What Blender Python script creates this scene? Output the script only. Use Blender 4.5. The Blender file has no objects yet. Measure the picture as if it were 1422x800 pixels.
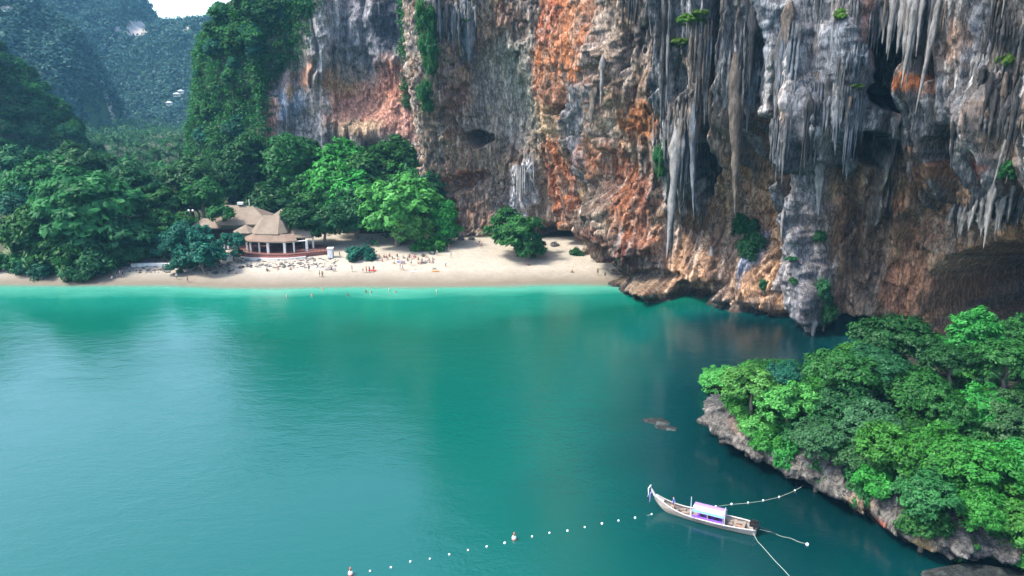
import bpy, math, random
import numpy as np
from mathutils import Vector, Matrix

# ------------------------------------------------------------------ camera, sky, sun, exposure
SC = bpy.context.scene
COL = SC.collection
F = 1015.0                      # focal length in photograph pixels (1422 wide)
PITCH = math.radians(15.0)
CAM_H = 45.0
cam_data = bpy.data.cameras.new('camera')
cam_data.sensor_width = 36.0
cam_data.lens = 36.0 * F / 1422.0
cam_data.clip_end = 6000
cam = bpy.data.objects.new('camera', cam_data)
COL.objects.link(cam)
cam.location = (0, 0, CAM_H)
cam.rotation_euler = (math.pi / 2 - PITCH, 0, 0)
SC.camera = cam

SUN_EL, SUN_AZ = math.radians(54), math.radians(258)     # azimuth from +Y clockwise
SUN_DIR = Vector((math.sin(SUN_AZ) * math.cos(SUN_EL), math.cos(SUN_AZ) * math.cos(SUN_EL), math.sin(SUN_EL)))
world = bpy.data.worlds.new('World')
SC.world = world
world.use_nodes = True
wn = world.node_tree
bg = wn.nodes['Background']
sky = wn.nodes.new('ShaderNodeTexSky')
sky.sky_type = 'NISHITA'
sky.sun_disc = False
sky.sun_elevation = SUN_EL
sky.sun_rotation = SUN_AZ
sky.air_density = 1.0
sky.dust_density = 2.0
sky.ozone_density = 1.0
hs = wn.nodes.new('ShaderNodeHueSaturation')
hs.inputs['Saturation'].default_value = 1.0
wn.links.new(sky.outputs[0], hs.inputs['Color'])
wn.links.new(hs.outputs[0], bg.inputs[0])
bg.inputs[1].default_value = 0.15
sun_data = bpy.data.lights.new('sun', 'SUN')
sun_data.energy = 2.0
sun_data.angle = math.radians(10)
sun_data.color = (1.0, 0.93, 0.83)
sun = bpy.data.objects.new('sun', sun_data)
COL.objects.link(sun)
sun.location = (0, 0, 300)
sun.rotation_euler = (-SUN_DIR).to_track_quat('-Z', 'Y').to_euler()
SC.view_settings.view_transform = 'Standard'
SC.view_settings.look = 'None'
SC.view_settings.exposure = 1.95
SC.view_settings.gamma = 1.0
SC.view_settings.use_curve_mapping = False
SC.render.engine = 'CYCLES'
cy = SC.cycles
cy.use_denoising = True
cy.max_bounces = 6
cy.diffuse_bounces = 3
cy.glossy_bounces = 3
cy.transmission_bounces = 3
cy.transparent_max_bounces = 8
cy.volume_bounces = 0
cy.caustics_reflective = False
cy.caustics_refractive = False
cy.use_adaptive_sampling = True
cy.sample_clamp_indirect = 6.0

# ------------------------------------------------------------------ photograph pixel <-> place
SP, CP = math.sin(PITCH), math.cos(PITCH)

def ray(px, py):
    u, w = (px - 711) / F, (400 - py) / F
    return u, CP + w * SP, -SP + w * CP

def at(px, py, Y):
    """the point on the pixel's line of sight that stands at distance Y"""
    a, b, c = ray(px, py)
    t = Y / b
    return Vector((a * t, Y, CAM_H + c * t))

def ground(px, py, z=0.0):
    a, b, c = ray(px, py)
    t = (z - CAM_H) / c
    return Vector((a * t, b * t, z))

def proj(x, y, z):
    dz = z - CAM_H
    d = np.maximum(y * CP - dz * SP, 0.1)
    return 711 + F * x / d, 400 - F * (y * SP + dz * CP) / d

# ------------------------------------------------------------------ numpy noise
def _h(ix, iy, iz, seed):
    n = (ix.astype(np.int64) * 73856093) ^ (iy.astype(np.int64) * 19349663) ^ (iz * 83492791 if np.isscalar(iz) else iz.astype(np.int64) * 83492791) ^ (seed * 2654435761)
    n &= 0xffffffff
    n = ((n >> 16) ^ n) * 0x45d9f3b & 0xffffffff
    n = ((n >> 16) ^ n) * 0x45d9f3b & 0xffffffff
    n = (n >> 16) ^ n
    return (n & 0xffffff) / float(0xffffff)

def noise2(x, y, seed=0):
    x0, y0 = np.floor(x), np.floor(y)
    fx, fy = x - x0, y - y0
    fx = fx * fx * fx * (fx * (fx * 6 - 15) + 10)
    fy = fy * fy * fy * (fy * (fy * 6 - 15) + 10)
    a, b = _h(x0, y0, 0, seed), _h(x0 + 1, y0, 0, seed)
    c, d = _h(x0, y0 + 1, 0, seed), _h(x0 + 1, y0 + 1, 0, seed)
    return ((a + (b - a) * fx) * (1 - fy) + (c + (d - c) * fx) * fy) * 2 - 1

def fbm2(x, y, seed=0, octv=4, gain=0.5, lac=2.03):
    s, a, t = 0, 1.0, 0
    for i in range(octv):
        s = s + a * noise2(x, y, seed + i * 17)
        t += a
        a *= gain
        x, y = x * lac + 3.1, y * lac + 7.7
    return s / t

def ridged2(x, y, seed=0, octv=3, gain=0.5):
    s, a, t = 0, 1.0, 0
    for i in range(octv):
        s = s + a * (1 - np.abs(noise2(x, y, seed + i * 31)) * 2)
        t += a
        a *= gain
        x, y = x * 2.1 + 5.3, y * 2.1 + 1.7
    return s / t

def cells2(x, y, seed=0):
    """distance to the nearest and second nearest scattered point, and the nearest one's random number"""
    x0, y0 = np.floor(x), np.floor(y)
    d1 = np.full(x.shape, 9.0); d2 = np.full(x.shape, 9.0); r = np.zeros(x.shape)
    for i in (-1, 0, 1):
        for j in (-1, 0, 1):
            cx, cy_ = x0 + i, y0 + j
            px, py = cx + _h(cx, cy_, 1, seed), cy_ + _h(cx, cy_, 2, seed)
            d = np.hypot(px - x, py - y)
            near = d < d1
            d2 = np.where(near, d1, np.minimum(d2, d))
            r = np.where(near, _h(cx, cy_, 3, seed), r)
            d1 = np.where(near, d, d1)
    return d1, d2, r

def sstep(a, b, x):
    t = np.clip((x - a) / (b - a), 0, 1)
    return t * t * (3 - 2 * t)

def lin(r, g, b, gain=1.0):
    f = lambda c: (c / 255 / 12.92 if c / 255 <= 0.04045 else ((c / 255 + 0.055) / 1.055) ** 2.4) * gain
    return (f(r), f(g), f(b))

# ------------------------------------------------------------------ meshes and objects
def np_mesh(name, verts, faces, smooth=True, attrs=None, cols=None, mats=(), midx=None):
    """faces: (N,3) or (N,4) int array, or a list of such arrays"""
    me = bpy.data.meshes.new(name)
    verts = np.asarray(verts, dtype=np.float32)
    fl = faces if isinstance(faces, list) else [faces]
    fl = [np.asarray(f, dtype=np.int32) for f in fl if len(f)]
    me.vertices.add(len(verts)); me.vertices.foreach_set('co', verts.ravel())
    tot = np.concatenate([np.full(len(f), f.shape[1], dtype=np.int32) for f in fl])
    lv = np.concatenate([f.ravel() for f in fl])
    me.loops.add(len(lv)); me.loops.foreach_set('vertex_index', lv)
    me.polygons.add(len(tot))
    st = np.zeros(len(tot), dtype=np.int32); st[1:] = np.cumsum(tot)[:-1]
    me.polygons.foreach_set('loop_start', st)
    me.polygons.foreach_set('use_smooth', np.full(len(tot), smooth))
    for m in mats: me.materials.append(m)
    if midx is not None: me.polygons.foreach_set('material_index', np.asarray(midx, dtype=np.int32))
    me.update(calc_edges=True)
    for k, v in (attrs or {}).items():
        at_ = me.attributes.new(k, 'FLOAT', 'POINT'); at_.data.foreach_set('value', np.asarray(v, dtype=np.float32).ravel())
    for k, v in (cols or {}).items():
        at_ = me.attributes.new(k, 'FLOAT_COLOR', 'POINT')
        c4 = np.ones((len(verts), 4), dtype=np.float32); c4[:, :3] = v
        at_.data.foreach_set('color', c4.ravel())
    me.validate()
    return me

def grid_faces(nu, nv, flip=False):
    i, j = np.meshgrid(np.arange(nu - 1), np.arange(nv - 1), indexing='ij')
    a = (i * nv + j).ravel()
    q = np.stack([a, a + nv, a + nv + 1, a + 1], 1)
    return q[:, ::-1] if flip else q

def link(name, data, parent=None, mat=None, loc=None, rot=None, scale=None):
    o = bpy.data.objects.new(name, data)
    COL.objects.link(o)
    if parent is not None: o.parent = parent
    if mat is not None:
        if len(o.data.materials) == 0: o.data.materials.append(mat)
        elif o.data.materials[0] != mat:
            o.material_slots[0].link = 'OBJECT'; o.material_slots[0].material = mat
    if loc is not None: o.location = loc
    if rot is not None: o.rotation_euler = rot
    if scale is not None: o.scale = (scale,) * 3 if np.isscalar(scale) else scale
    return o

def tag(o, label=None, cat=None, group=None, kind=None):
    if label: o['label'] = label
    if cat: o['category'] = cat
    if group: o['group'] = group
    if kind: o['kind'] = kind
    return o

class MB:
    """collects polygons for one mesh"""
    def __init__(s): s.v = []; s.f = []
    def add(s, vs, fs):
        k = len(s.v); s.v += [tuple(v) for v in vs]; s.f += [tuple(i + k for i in f) for f in fs]; return s
    def box(s, c, size, rz=0.0, m=None):
        hx, hy, hz = size[0] / 2, size[1] / 2, size[2] / 2
        vs = [Vector((x, y, z)) for x in (-hx, hx) for y in (-hy, hy) for z in (-hz, hz)]
        r = Matrix.Rotation(rz, 3, 'Z') if m is None else m
        return s.add([r @ v + Vector(c) for v in vs], [(0, 1, 3, 2), (4, 6, 7, 5), (0, 4, 5, 1), (2, 3, 7, 6), (0, 2, 6, 4), (1, 5, 7, 3)])
    def tube(s, pts, rad, n=8, cap=True):
        pts = [Vector(p) for p in pts]
        if np.isscalar(rad): rad = [rad] * len(pts)
        base = len(s.v); ref = Vector((0, 0, 1))
        for i, p in enumerate(pts):
            d = (pts[min(i + 1, len(pts) - 1)] - pts[max(i - 1, 0)]).normalized()
            r0 = ref if abs(d.dot(ref)) < 0.95 else Vector((1, 0, 0))
            a = d.cross(r0).normalized(); b = a.cross(d)
            for k in range(n):
                t = 2 * math.pi * k / n
                s.v.append(tuple(p + (a * math.cos(t) + b * math.sin(t)) * rad[i]))
        for i in range(len(pts) - 1):
            for k in range(n):
                a0, a1 = base + i * n + k, base + i * n + (k + 1) % n
                s.f.append((a0, a1, a1 + n, a0 + n))
        if cap:
            s.f.append(tuple(base + k for k in range(n))[::-1])
            s.f.append(tuple(base + (len(pts) - 1) * n + k for k in range(n)))
        return s
    def mesh(s, name, mat=None, smooth=False):
        me = bpy.data.meshes.new(name)
        me.from_pydata(s.v, [], s.f)
        if smooth: me.polygons.foreach_set('use_smooth', [True] * len(me.polygons))
        if mat: me.materials.append(mat)
        me.update()
        return me
    def build(s, name, mat, parent=None, smooth=False):
        return link(name, s.mesh(name, mat, smooth), parent)

# ------------------------------------------------------------------ materials
class NT:
    def __init__(s, name):
        s.m = bpy.data.materials.new(name); s.m.use_nodes = True
        s.t = s.m.node_tree; s.b = s.t.nodes['Principled BSDF']; s.out = s.t.nodes['Material Output']
    def n(s, typ, **kw):
        nd = s.t.nodes.new('ShaderNode' + typ)
        for k, v in kw.items():
            if k.startswith('i_'): nd.inputs[k[2:].replace('_', ' ')].default_value = v
            else: setattr(nd, k, v)
        return nd
    def l(s, a, b): s.t.links.new(a, b)
    def noise(s, scale, detail=4, rough=0.6, vec=None, dist=0.0):
        nd = s.n('TexNoise'); nd.inputs['Scale'].default_value = scale
        nd.inputs['Detail'].default_value = detail; nd.inputs['Roughness'].default_value = rough
        nd.inputs['Distortion'].default_value = dist
        if vec is not None: s.l(vec, nd.inputs['Vector'])
        return nd.outputs['Fac']
    def obj(s, scale=(1, 1, 1)):
        tc = s.n('TexCoord'); mp = s.n('Mapping'); mp.inputs['Scale'].default_value = scale
        s.l(tc.outputs['Object'], mp.inputs['Vector']); return mp.outputs[0]
    def ramp(s, fac, stops, interp='LINEAR'):
        r = s.n('ValToRGB'); e = r.color_ramp.elements; r.color_ramp.interpolation = interp
        while len(e) < len(stops): e.new(0.5)
        for el, (p, c) in zip(e, stops):
            el.position = p; el.color = (c, c, c, 1) if np.isscalar(c) else (*c, 1)
        s.l(fac, r.inputs[0]); return r.outputs['Color']
    def mix(s, fac, a, b, mode='MIX'):
        m = s.n('Mix', data_type='RGBA', blend_type=mode)
        for sock, v in ((m.inputs[0], fac), (m.inputs[6], a), (m.inputs[7], b)):
            if isinstance(v, (int, float)): sock.default_value = v
            elif isinstance(v, tuple): sock.default_value = (*v, 1)
            else: s.l(v, sock)
        return m.outputs[2]
    def bump(s, h, strength, dist):
        b = s.n('Bump'); b.inputs['Strength'].default_value = strength; b.inputs['Distance'].default_value = dist
        s.l(h, b.inputs['Height']); return b.outputs[0]
    def fin(s, color=None, rough=0.8, normal=None, spec=0.3):
        if color is not None:
            if isinstance(color, tuple): s.b.inputs['Base Color'].default_value = (*color, 1)
            else: s.l(color, s.b.inputs['Base Color'])
        s.b.inputs['Roughness'].default_value = rough
        s.b.inputs['Specular IOR Level'].default_value = spec
        if normal is not None: s.l(normal, s.b.inputs['Normal'])
        return s.m

def plain(name, c, rough=0.7, var=0.25, scale=3.0, spec=0.3, metallic=0.0):
    t = NT(name)
    n = t.noise(scale, 5, 0.65, t.obj())
    col = t.mix(n, tuple(x * (1 - var) for x in c), tuple(min(1, x * (1 + var)) for x in c))
    t.b.inputs['Metallic'].default_value = metallic
    return t.fin(col, rough, t.bump(n, 0.25, 0.02), spec)

def leaf_mat(name, ca, cb, trans=0.3):
    t = NT(name)
    a = t.n('Attribute', attribute_name='var')
    oi = t.n('ObjectInfo')
    c = t.mix(a.outputs['Fac'], ca, cb)
    h = t.n('HueSaturation')
    mr = t.n('MapRange'); mr.inputs['To Min'].default_value = 0.78; mr.inputs['To Max'].default_value = 1.22
    t.l(oi.outputs['Random'], mr.inputs['Value']); t.l(mr.outputs[0], h.inputs['Value'])
    mh = t.n('MapRange'); mh.inputs['To Min'].default_value = 0.485; mh.inputs['To Max'].default_value = 0.515
    t.l(oi.outputs['Random'], mh.inputs['Value']); t.l(mh.outputs[0], h.inputs['Hue'])
    t.l(c, h.inputs['Color'])
    d = t.n('BsdfDiffuse'); tr = t.n('BsdfTranslucent'); g = t.n('BsdfGlossy'); g.inputs['Roughness'].default_value = 0.45
    t.l(h.outputs[0], d.inputs[0]); t.l(h.outputs[0], tr.inputs[0])
    m = t.n('MixShader'); m.inputs[0].default_value = trans
    t.l(d.outputs[0], m.inputs[1]); t.l(tr.outputs[0], m.inputs[2])
    m2 = t.n('MixShader'); m2.inputs[0].default_value = 0.012
    t.l(m.outputs[0], m2.inputs[1]); t.l(g.outputs[0], m2.inputs[2])
    t.l(m2.outputs[0], t.out.inputs['Surface'])
    t.t.nodes.remove(t.b)
    return t.m

def rock_mat(name, use_paint=True, base=None):
    t = NT(name)
    if use_paint:
        a = t.n('Attribute', attribute_name='paint').outputs['Color']
    else:
        a = t.ramp(t.noise(0.35, 6, 0.65, t.obj()), base)
    fine = t.noise(1.3, 9, 0.75, t.obj((1, 1, 0.32)))
    crack = t.noise(0.9, 6, 0.7, t.obj((1, 1, 0.25)), 0.15)
    grain = t.noise(5.5, 6, 0.7, t.obj((1, 1, 0.6)), 0.4)
    c = t.mix(1.0, a, t.ramp(fine, [(0.3, 0.3), (0.5, 0.95), (0.7, 1.6)]), 'MULTIPLY')  # rock mottle, also painting dark crevice shade into the colour
    c = t.mix(1.0, c, t.ramp(grain, [(0.3, 0.72), (0.55, 1.05), (0.8, 1.25)]), 'MULTIPLY')
    c = t.mix(1.0, c, t.ramp(crack, [(0.40, 1.1), (0.49, 0.35), (0.505, 0.3), (0.54, 1.0)]), 'MULTIPLY')
    n1 = t.bump(fine, 1.0, 0.9)
    b = t.n('Bump'); b.inputs['Strength'].default_value = 0.7; b.inputs['Distance'].default_value = 0.16
    t.l(grain, b.inputs['Height']); t.l(n1, b.inputs['Normal'])
    return t.fin(c, 0.85, b.outputs[0], 0.25)

M = {}
G_ = 1.0
M['leaf_dark'] = leaf_mat('leaf_dark', (0.008, 0.046, 0.014), (0.028, 0.125, 0.038))
M['leaf_mid'] = leaf_mat('leaf_mid', (0.009, 0.062, 0.013), (0.038, 0.170, 0.036))
M['leaf_bright'] = leaf_mat('leaf_bright', (0.013, 0.105, 0.014), (0.052, 0.270, 0.040))
M['leaf_light'] = leaf_mat('leaf_light', (0.032, 0.150, 0.026), (0.120, 0.370, 0.080))
M['leaf_teal'] = leaf_mat('leaf_teal', (0.005, 0.052, 0.032), (0.022, 0.150, 0.088))
M['leaf_olive'] = leaf_mat('leaf_olive', (0.014, 0.058, 0.020), (0.055, 0.160, 0.055))
M['leaf_far'] = leaf_mat('leaf_far', (0.016, 0.055, 0.042), (0.055, 0.130, 0.100))  # leaf green paled towards blue: distance haze painted in
M['leaf_yellow'] = leaf_mat('leaf_yellow', (0.04, 0.11, 0.015), (0.11, 0.22, 0.03))
M['bark'] = plain('bark', (0.16, 0.13, 0.10), 0.9, 0.5, 2.5)
M['cliff'] = rock_mat('cliff_rock')
M['rock'] = rock_mat('shore_rock', False, [(0.3, (0.05, 0.05, 0.055)), (0.5, (0.17, 0.165, 0.16)), (0.62, (0.26, 0.25, 0.235)), (0.75, (0.30, 0.2, 0.13))])
# ------------------------------------------------------------------ ground, beach, sea
def shore_y(x):
    return 171.5 + 1.2 * np.sin(x * 0.045 + 0.7) + 0.7 * np.sin(x * 0.13)

def height(x, y):
    x, y = np.asarray(x, float), np.asarray(y, float)
    d = y - shore_y(x)
    sea_ = -(1 - np.exp(d.clip(-400, 0) / 75.0)) * 11.0 + d.clip(-400, 0) * 0.012
    land = 3.3 * (1 - np.exp(-d.clip(0, 900) / 24.0)) + d.clip(0, 900) * 0.004
    h = np.where(d < 0, sea_, land)
    tal = sstep(208, 262, y) * sstep(-108, -80, x) * (1 - sstep(-34, -22, x))
    h = h + tal * 22
    h = h + np.where(d > 26, 0.5 * fbm2(x / 9, y / 9, 5, 3) * sstep(26, 50, d), 0)
    return h

def hz(x, y): return float(height(np.array([x]), np.array([y]))[0])

def uneven(lo, hi, flo, fhi, fine, coarse):
    """grid lines: fine steps between flo and fhi, growing outside"""
    a = list(np.arange(flo, fhi + 1e-6, fine)); s = fine
    while a[-1] < hi: s = min(s * 1.25, coarse); a.append(a[-1] + s)
    s = fine
    while a[0] > lo: s = min(s * 1.25, coarse); a.insert(0, a[0] - s)
    return np.array(a)

gx = uneven(-1500, 900, -130, 60, 1.0, 60); gy = uneven(-500, 2400, 150, 262, 0.8, 60)
X, Y = np.meshgrid(gx, gy, indexing='ij')
Z = height(X, Y)
Z = Z + np.where((Y > 166) & (Y < 215), 0.06 * fbm2(X / 1.7, Y / 1.7, 9, 3), 0)
P = np.stack([X.ravel(), Y.ravel(), Z.ravel()], 1)
Q = grid_faces(len(gx), len(gy))
cx, cyq = P[Q].mean(1)[:, 0], P[Q].mean(1)[:, 1]
is_beach = (cyq > 140) & (cyq < 216) & (cx > -130) & (cx < 60)

t = NT('sand')
geo = t.n('NewGeometry'); sep = t.n('SeparateXYZ'); t.l(geo.outputs['Position'], sep.inputs[0])
wet = t.n('MapRange'); wet.inputs['From Min'].default_value = 0.1; wet.inputs['From Max'].default_value = 1.3
wn_ = t.noise(0.25, 4, 0.6, t.obj())
ad = t.n('Math', operation='ADD'); mu = t.n('Math', operation='MULTIPLY'); mu.inputs[1].default_value = 0.5
t.l(wn_, mu.inputs[0]); t.l(sep.outputs[2], ad.inputs[0]); t.l(mu.outputs[0], ad.inputs[1])
sb = t.n('Math', operation='SUBTRACT'); sb.inputs[1].default_value = 0.25; t.l(ad.outputs[0], sb.inputs[0])
t.l(sb.outputs[0], wet.inputs['Value'])
dry = t.mix(t.noise(0.18, 6, 0.7, t.obj()), (0.30, 0.265, 0.21), (0.44, 0.40, 0.33))
dry = t.mix(t.ramp(t.noise(1.1, 5, 0.7, t.obj()), [(0.38, 0.0), (0.68, 0.55)]), dry, (0.20, 0.17, 0.13))
c = t.mix(wet.outputs[0], (0.15, 0.125, 0.09), dry)
M['sand'] = t.fin(c, 0.9, t.bump(t.noise(2.5, 6, 0.7, t.obj()), 0.4, 0.08), 0.2)
t = NT('forest_soil')
c = t.mix(t.noise(0.15, 7, 0.7, t.obj()), (0.03, 0.045, 0.02), (0.11, 0.10, 0.065))
M['soil'] = t.fin(c, 0.95, t.bump(t.noise(0.6, 6, 0.7, t.obj()), 0.6, 0.4), 0.1)

def sub_mesh(name, P, Q, mat, attrs=None):
    ids = np.unique(Q); mp = np.zeros(len(P), dtype=np.int32); mp[ids] = np.arange(len(ids))
    return np_mesh(name, P[ids], mp[Q], True, {k: v[ids] for k, v in (attrs or {}).items()}, mats=[mat])

tag(link('beach', sub_mesh('beach', P, Q[is_beach], M['sand'])), 'pale sand beach running from the shallow water to the trees and cliff', kind='structure')
tag(link('ground', sub_mesh('ground', P, Q[~is_beach], M['soil'])), 'forest floor of the valley and sea bed of the bay', kind='structure')

# sea: flat sheet; its colour follows depth and carries painted shade near the cliffs
sx = uneven(-1400, 400, -130, 70, 1.2, 50); sy = uneven(-500, 186, 100, 184, 0.9, 40); sy = sy[sy < 186.5]
X, Y = np.meshgrid(sx, sy, indexing='ij')
dep = -height(X, Y)
dep = dep + 0.35 * fbm2(X / 14, Y / 7, 21, 4) * np.clip(dep, 0, 2)
# depth tint only: painted shade by overhang and headland, deeper water, dark sunken patch
shade_and_patch = np.exp(-(((X - 44) / 26) ** 2 + ((Y - 116) / 26) ** 2)) * 9 + np.exp(-(((X - 40) / 26) ** 2 + ((Y - 80) / 26) ** 2)) * 10
shade_and_patch = shade_and_patch + np.exp(-(((X - 50) / 20) ** 2 + ((Y - 140) / 16) ** 2)) * 11
shade_and_patch = shade_and_patch + np.exp(-(((X - 6) / 7) ** 2 + ((Y - 142) / 3) ** 2)) * 2.2
dep = np.where(dep > 0.3, dep + shade_and_patch * sstep(0.3, 3, dep), dep)
t = NT('sea_water')
a = t.n('Attribute', attribute_name='depth').outputs['Fac']
mr = t.n('MapRange'); mr.inputs['From Min'].default_value = 0.0; mr.inputs['From Max'].default_value = 20.0; t.l(a, mr.inputs['Value'])
col = t.ramp(mr.outputs[0], [(0.0, (0.18, 0.38, 0.28)), (0.03, (0.07, 0.31, 0.22)), (0.09, (0.006, 0.15, 0.105)), (0.25, (0.0003, 0.076, 0.051)), (0.5, (0.0003, 0.074, 0.061)), (0.72, (0.0006, 0.030, 0.032)), (0.95, (0.0005, 0.012, 0.014))])
t.l(col, t.b.inputs['Base Color'])
t.b.inputs['Roughness'].default_value = 0.03
t.b.inputs['IOR'].default_value = 1.333
t.b.inputs['Specular IOR Level'].default_value = 1.0
w1 = t.noise(0.45, 5, 0.6, t.obj((0.55, 1.0, 1.0)), 0.3)
w2 = t.noise(2.8, 4, 0.6, t.obj((0.7, 1.0, 1.0)))
gust = t.ramp(t.noise(0.03, 3, 0.5, t.obj()), [(0.35, 0.25), (0.65, 1.0)])
hgt = t.n('Math', operation='MULTIPLY_ADD'); t.l(w2, hgt.inputs[0]); hgt.inputs[1].default_value = 0.36; t.l(w1, hgt.inputs[2])
hm = t.n('Math', operation='MULTIPLY'); t.l(hgt.outputs[0], hm.inputs[0]); t.l(gust, hm.inputs[1])
t.l(t.bump(hm.outputs[0], 1.0, 0.12), t.b.inputs['Normal'])
tr = t.n('BsdfTransparent'); ms = t.n('MixShader')
al = t.n('MapRange', interpolation_type='SMOOTHSTEP'); al.inputs['From Min'].default_value = -0.02; al.inputs['From Max'].default_value = 0.75
t.l(a, al.inputs['Value']); t.l(al.outputs[0], ms.inputs[0])
t.l(tr.outputs[0], ms.inputs[1]); t.l(t.b.outputs[0], ms.inputs[2]); t.l(ms.outputs[0], t.out.inputs['Surface'])
M['sea'] = t.m
sea = link('sea', np_mesh('sea', np.stack([X.ravel(), Y.ravel(), np.zeros(X.size)], 1), grid_faces(len(sx), len(sy)), True, {'depth': dep.ravel()}, mats=[t.m]))
tag(sea, 'calm turquoise sea of the bay', kind='structure')
# ------------------------------------------------------------------ limestone cliffs
def spline(pts, ds):
    """Catmull-Rom through (x, y, step factor), resampled every ds * factor metres"""
    p = np.array(pts, float); p = np.vstack([2 * p[0] - p[1], p, 2 * p[-1] - p[-2]])
    out = []
    for i in range(1, len(p) - 2):
        u = np.linspace(0, 1, 60, endpoint=False)[:, None]
        a, b, c, d = p[i - 1], p[i], p[i + 1], p[i + 2]
        out.append(0.5 * ((2 * b) + (-a + c) * u + (2 * a - 5 * b + 4 * c - d) * u ** 2 + (-a + 3 * b - 3 * c + d) * u ** 3))
    q = np.vstack(out + [p[-2:-1]])
    seg = np.hypot(*(q[1:, :2] - q[:-1, :2]).T)
    cnt = np.concatenate([[0], np.cumsum(seg / (ds * np.maximum(0.5 * (q[1:, 2] + q[:-1, 2]), 0.3)))])
    n = int(cnt[-1])
    k = np.linspace(0, cnt[-1], n)
    xy = np.stack([np.interp(k, cnt, q[:, 0]), np.interp(k, cnt, q[:, 1])], 1)
    s = np.concatenate([[0], np.cumsum(np.hypot(*(xy[1:] - xy[:-1]).T))])
    return xy, s

def plan(lst, z=10.0):
    r = []
    for px, Y, fac in lst:
        d = Y * CP - (z - CAM_H) * SP
        r.append(((px - 711) / F * d, Y, fac))
    return r

def blob(px, py, cx, cy, rx, ry, rot=0.0, edge=0.6):
    """1 inside a turned ellipse, falling to 0 at its rim; edge = width of the fall"""
    c, s = math.cos(math.radians(rot)), math.sin(math.radians(rot))
    u = ((px - cx) * c + (py - cy) * s) / rx
    v = (-(px - cx) * s + (py - cy) * c) / ry
    return 1 - sstep(1 - edge, 1.0, np.sqrt(u * u + v * v))

def cliff_grid(pl, ds, zrows, hfun, slope_fun):
    xy, s = spline(pl, ds)
    tn = np.gradient(xy, axis=0)
    nn = np.stack([tn[:, 1], -tn[:, 0]], 1)
    nn /= np.linalg.norm(nn, axis=1)[:, None]
    k = max(3, int(9.0 / ds)); ker = np.hanning(2 * k + 1); ker /= ker.sum()
    for c in (0, 1): nn[:, c] = np.convolve(np.pad(nn[:, c], k, mode='edge'), ker, mode='valid')
    nn /= np.linalg.norm(nn, axis=1)[:, None]
    ns, nz = len(s), len(zrows)
    S = np.repeat(s[:, None], nz, 1)
    pxs = proj(xy[:, 0], xy[:, 1], np.full(ns, 40.0))[0]
    H = hfun(pxs)
    zr = np.repeat(np.asarray(zrows)[None, :], ns, 0)
    ztop = np.minimum(74.0, H - 8)[:, None]
    zz = np.where(zr > ztop, ztop + (zr - ztop) * ((H[:, None] - ztop) / (130.0 - ztop)), zr)
    base_d = slope_fun(pxs[:, None] + 0 * zz, zz)
    x = xy[:, 0, None] + nn[:, 0, None] * base_d
    y = xy[:, 1, None] + nn[:, 1, None] * base_d
    return xy, nn, S, zz, x, y, base_d, H

def finish_cliff(name, label, xy, nn, S, zz, d, paint, extra_top, mat, drop=0.0):
    x = xy[:, 0, None] + nn[:, 0, None] * d
    y = xy[:, 1, None] + nn[:, 1, None] * d
    # close the summit with a broken slope running back from the rim
    nb = 10
    bx = x[:, -1:, None][:, :, 0]; by = y[:, -1:, None][:, :, 0]; bz = zz[:, -1:]
    k = (np.arange(1, nb + 1) / nb)[None, :]
    back = extra_top * k
    tx = bx - nn[:, 0, None] * back; ty = by - nn[:, 1, None] * back
    tz = bz - drop * k + 3 * np.sin(k * 2.2) + 3 * fbm2(tx / 14, ty / 14, 77, 3)
    x = np.hstack([x, tx]); y = np.hstack([y, ty]); z = np.hstack([zz, tz])
    pt = np.concatenate([paint, np.repeat(np.array([[[0.05, 0.09, 0.04]]]), len(x), 0).repeat(nb, 1)], 1)
    P = np.stack([x.ravel(), y.ravel(), z.ravel()], 1)
    me = np_mesh(name, P, grid_faces(x.shape[0], x.shape[1]), True, cols={'paint': pt.reshape(-1, 3)}, mats=[mat])
    return tag(link(name, me), label, kind='structure'), P

def put(col, mask, c):
    col += mask[..., None] * (np.array(c) - col)

def L(r, g, b):
    c = np.array(lin(r, g, b)); m = c.mean()
    return (m + (c - m) * 1.0) * ROCK_GAIN
ROCK_GAIN = 1.3

def rib(u, v, seed):
    """rounded ribs (1) parted by sharp grooves (0)"""
    return np.minimum(np.abs(noise2(u, v, seed)) * 2.4, 1.0) ** 0.7

# ---- the great overhanging cliff at the end of the beach
MAIN = plan([(600, 262, 2.5), (588, 240, 1.3), (597, 226, 1), (640, 219, 1), (700, 216, 1), (755, 211, 1), (790, 201, 1), (822, 188, 1), (852, 174, 1), (905, 168, 1), (965, 163, 1), (1045, 155, 1), (1105, 146, 1), (1150, 139, 1), (1220, 137, 1), (1300, 129, 1), (1380, 119, 1), (1440, 111, 1.1), (1560, 97, 3), (1800, 78, 5), (2300, 55, 7)])
rows = np.concatenate([np.arange(-4, 74, 0.27), np.linspace(74, 130, 24)])
hfun = lambda p: np.interp(p, [560, 600, 650, 700, 800, 1000, 1422, 1800], [92, 100, 110, 120, 138, 150, 145, 120])

def main_slope(px, z):
    r = sstep(860, 980, px)                                     # how far the wall leans out
    lean = r * (13.0 * sstep(12, 46, z) - 1.5 + 0.10 * np.maximum(z - 46, 0)) + (1 - r) * (-2.5 + 4.5 * sstep(10, 60, z))
    lean = lean - (0.10 - 0.05 * r) * np.maximum(z - 74, 0)
    return lean

xy, nn, S, zz, x0, y0, d, H = cliff_grid(MAIN, 0.27, rows, hfun, main_slope)
px, py = proj(x0, y0, zz)
wx = px + 9 * fbm2(S / 3.1, zz / 3.6, 101, 3); wy = py + 9 * fbm2(S / 3.4, zz / 4.1, 102, 3)   # uneven outlines
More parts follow.
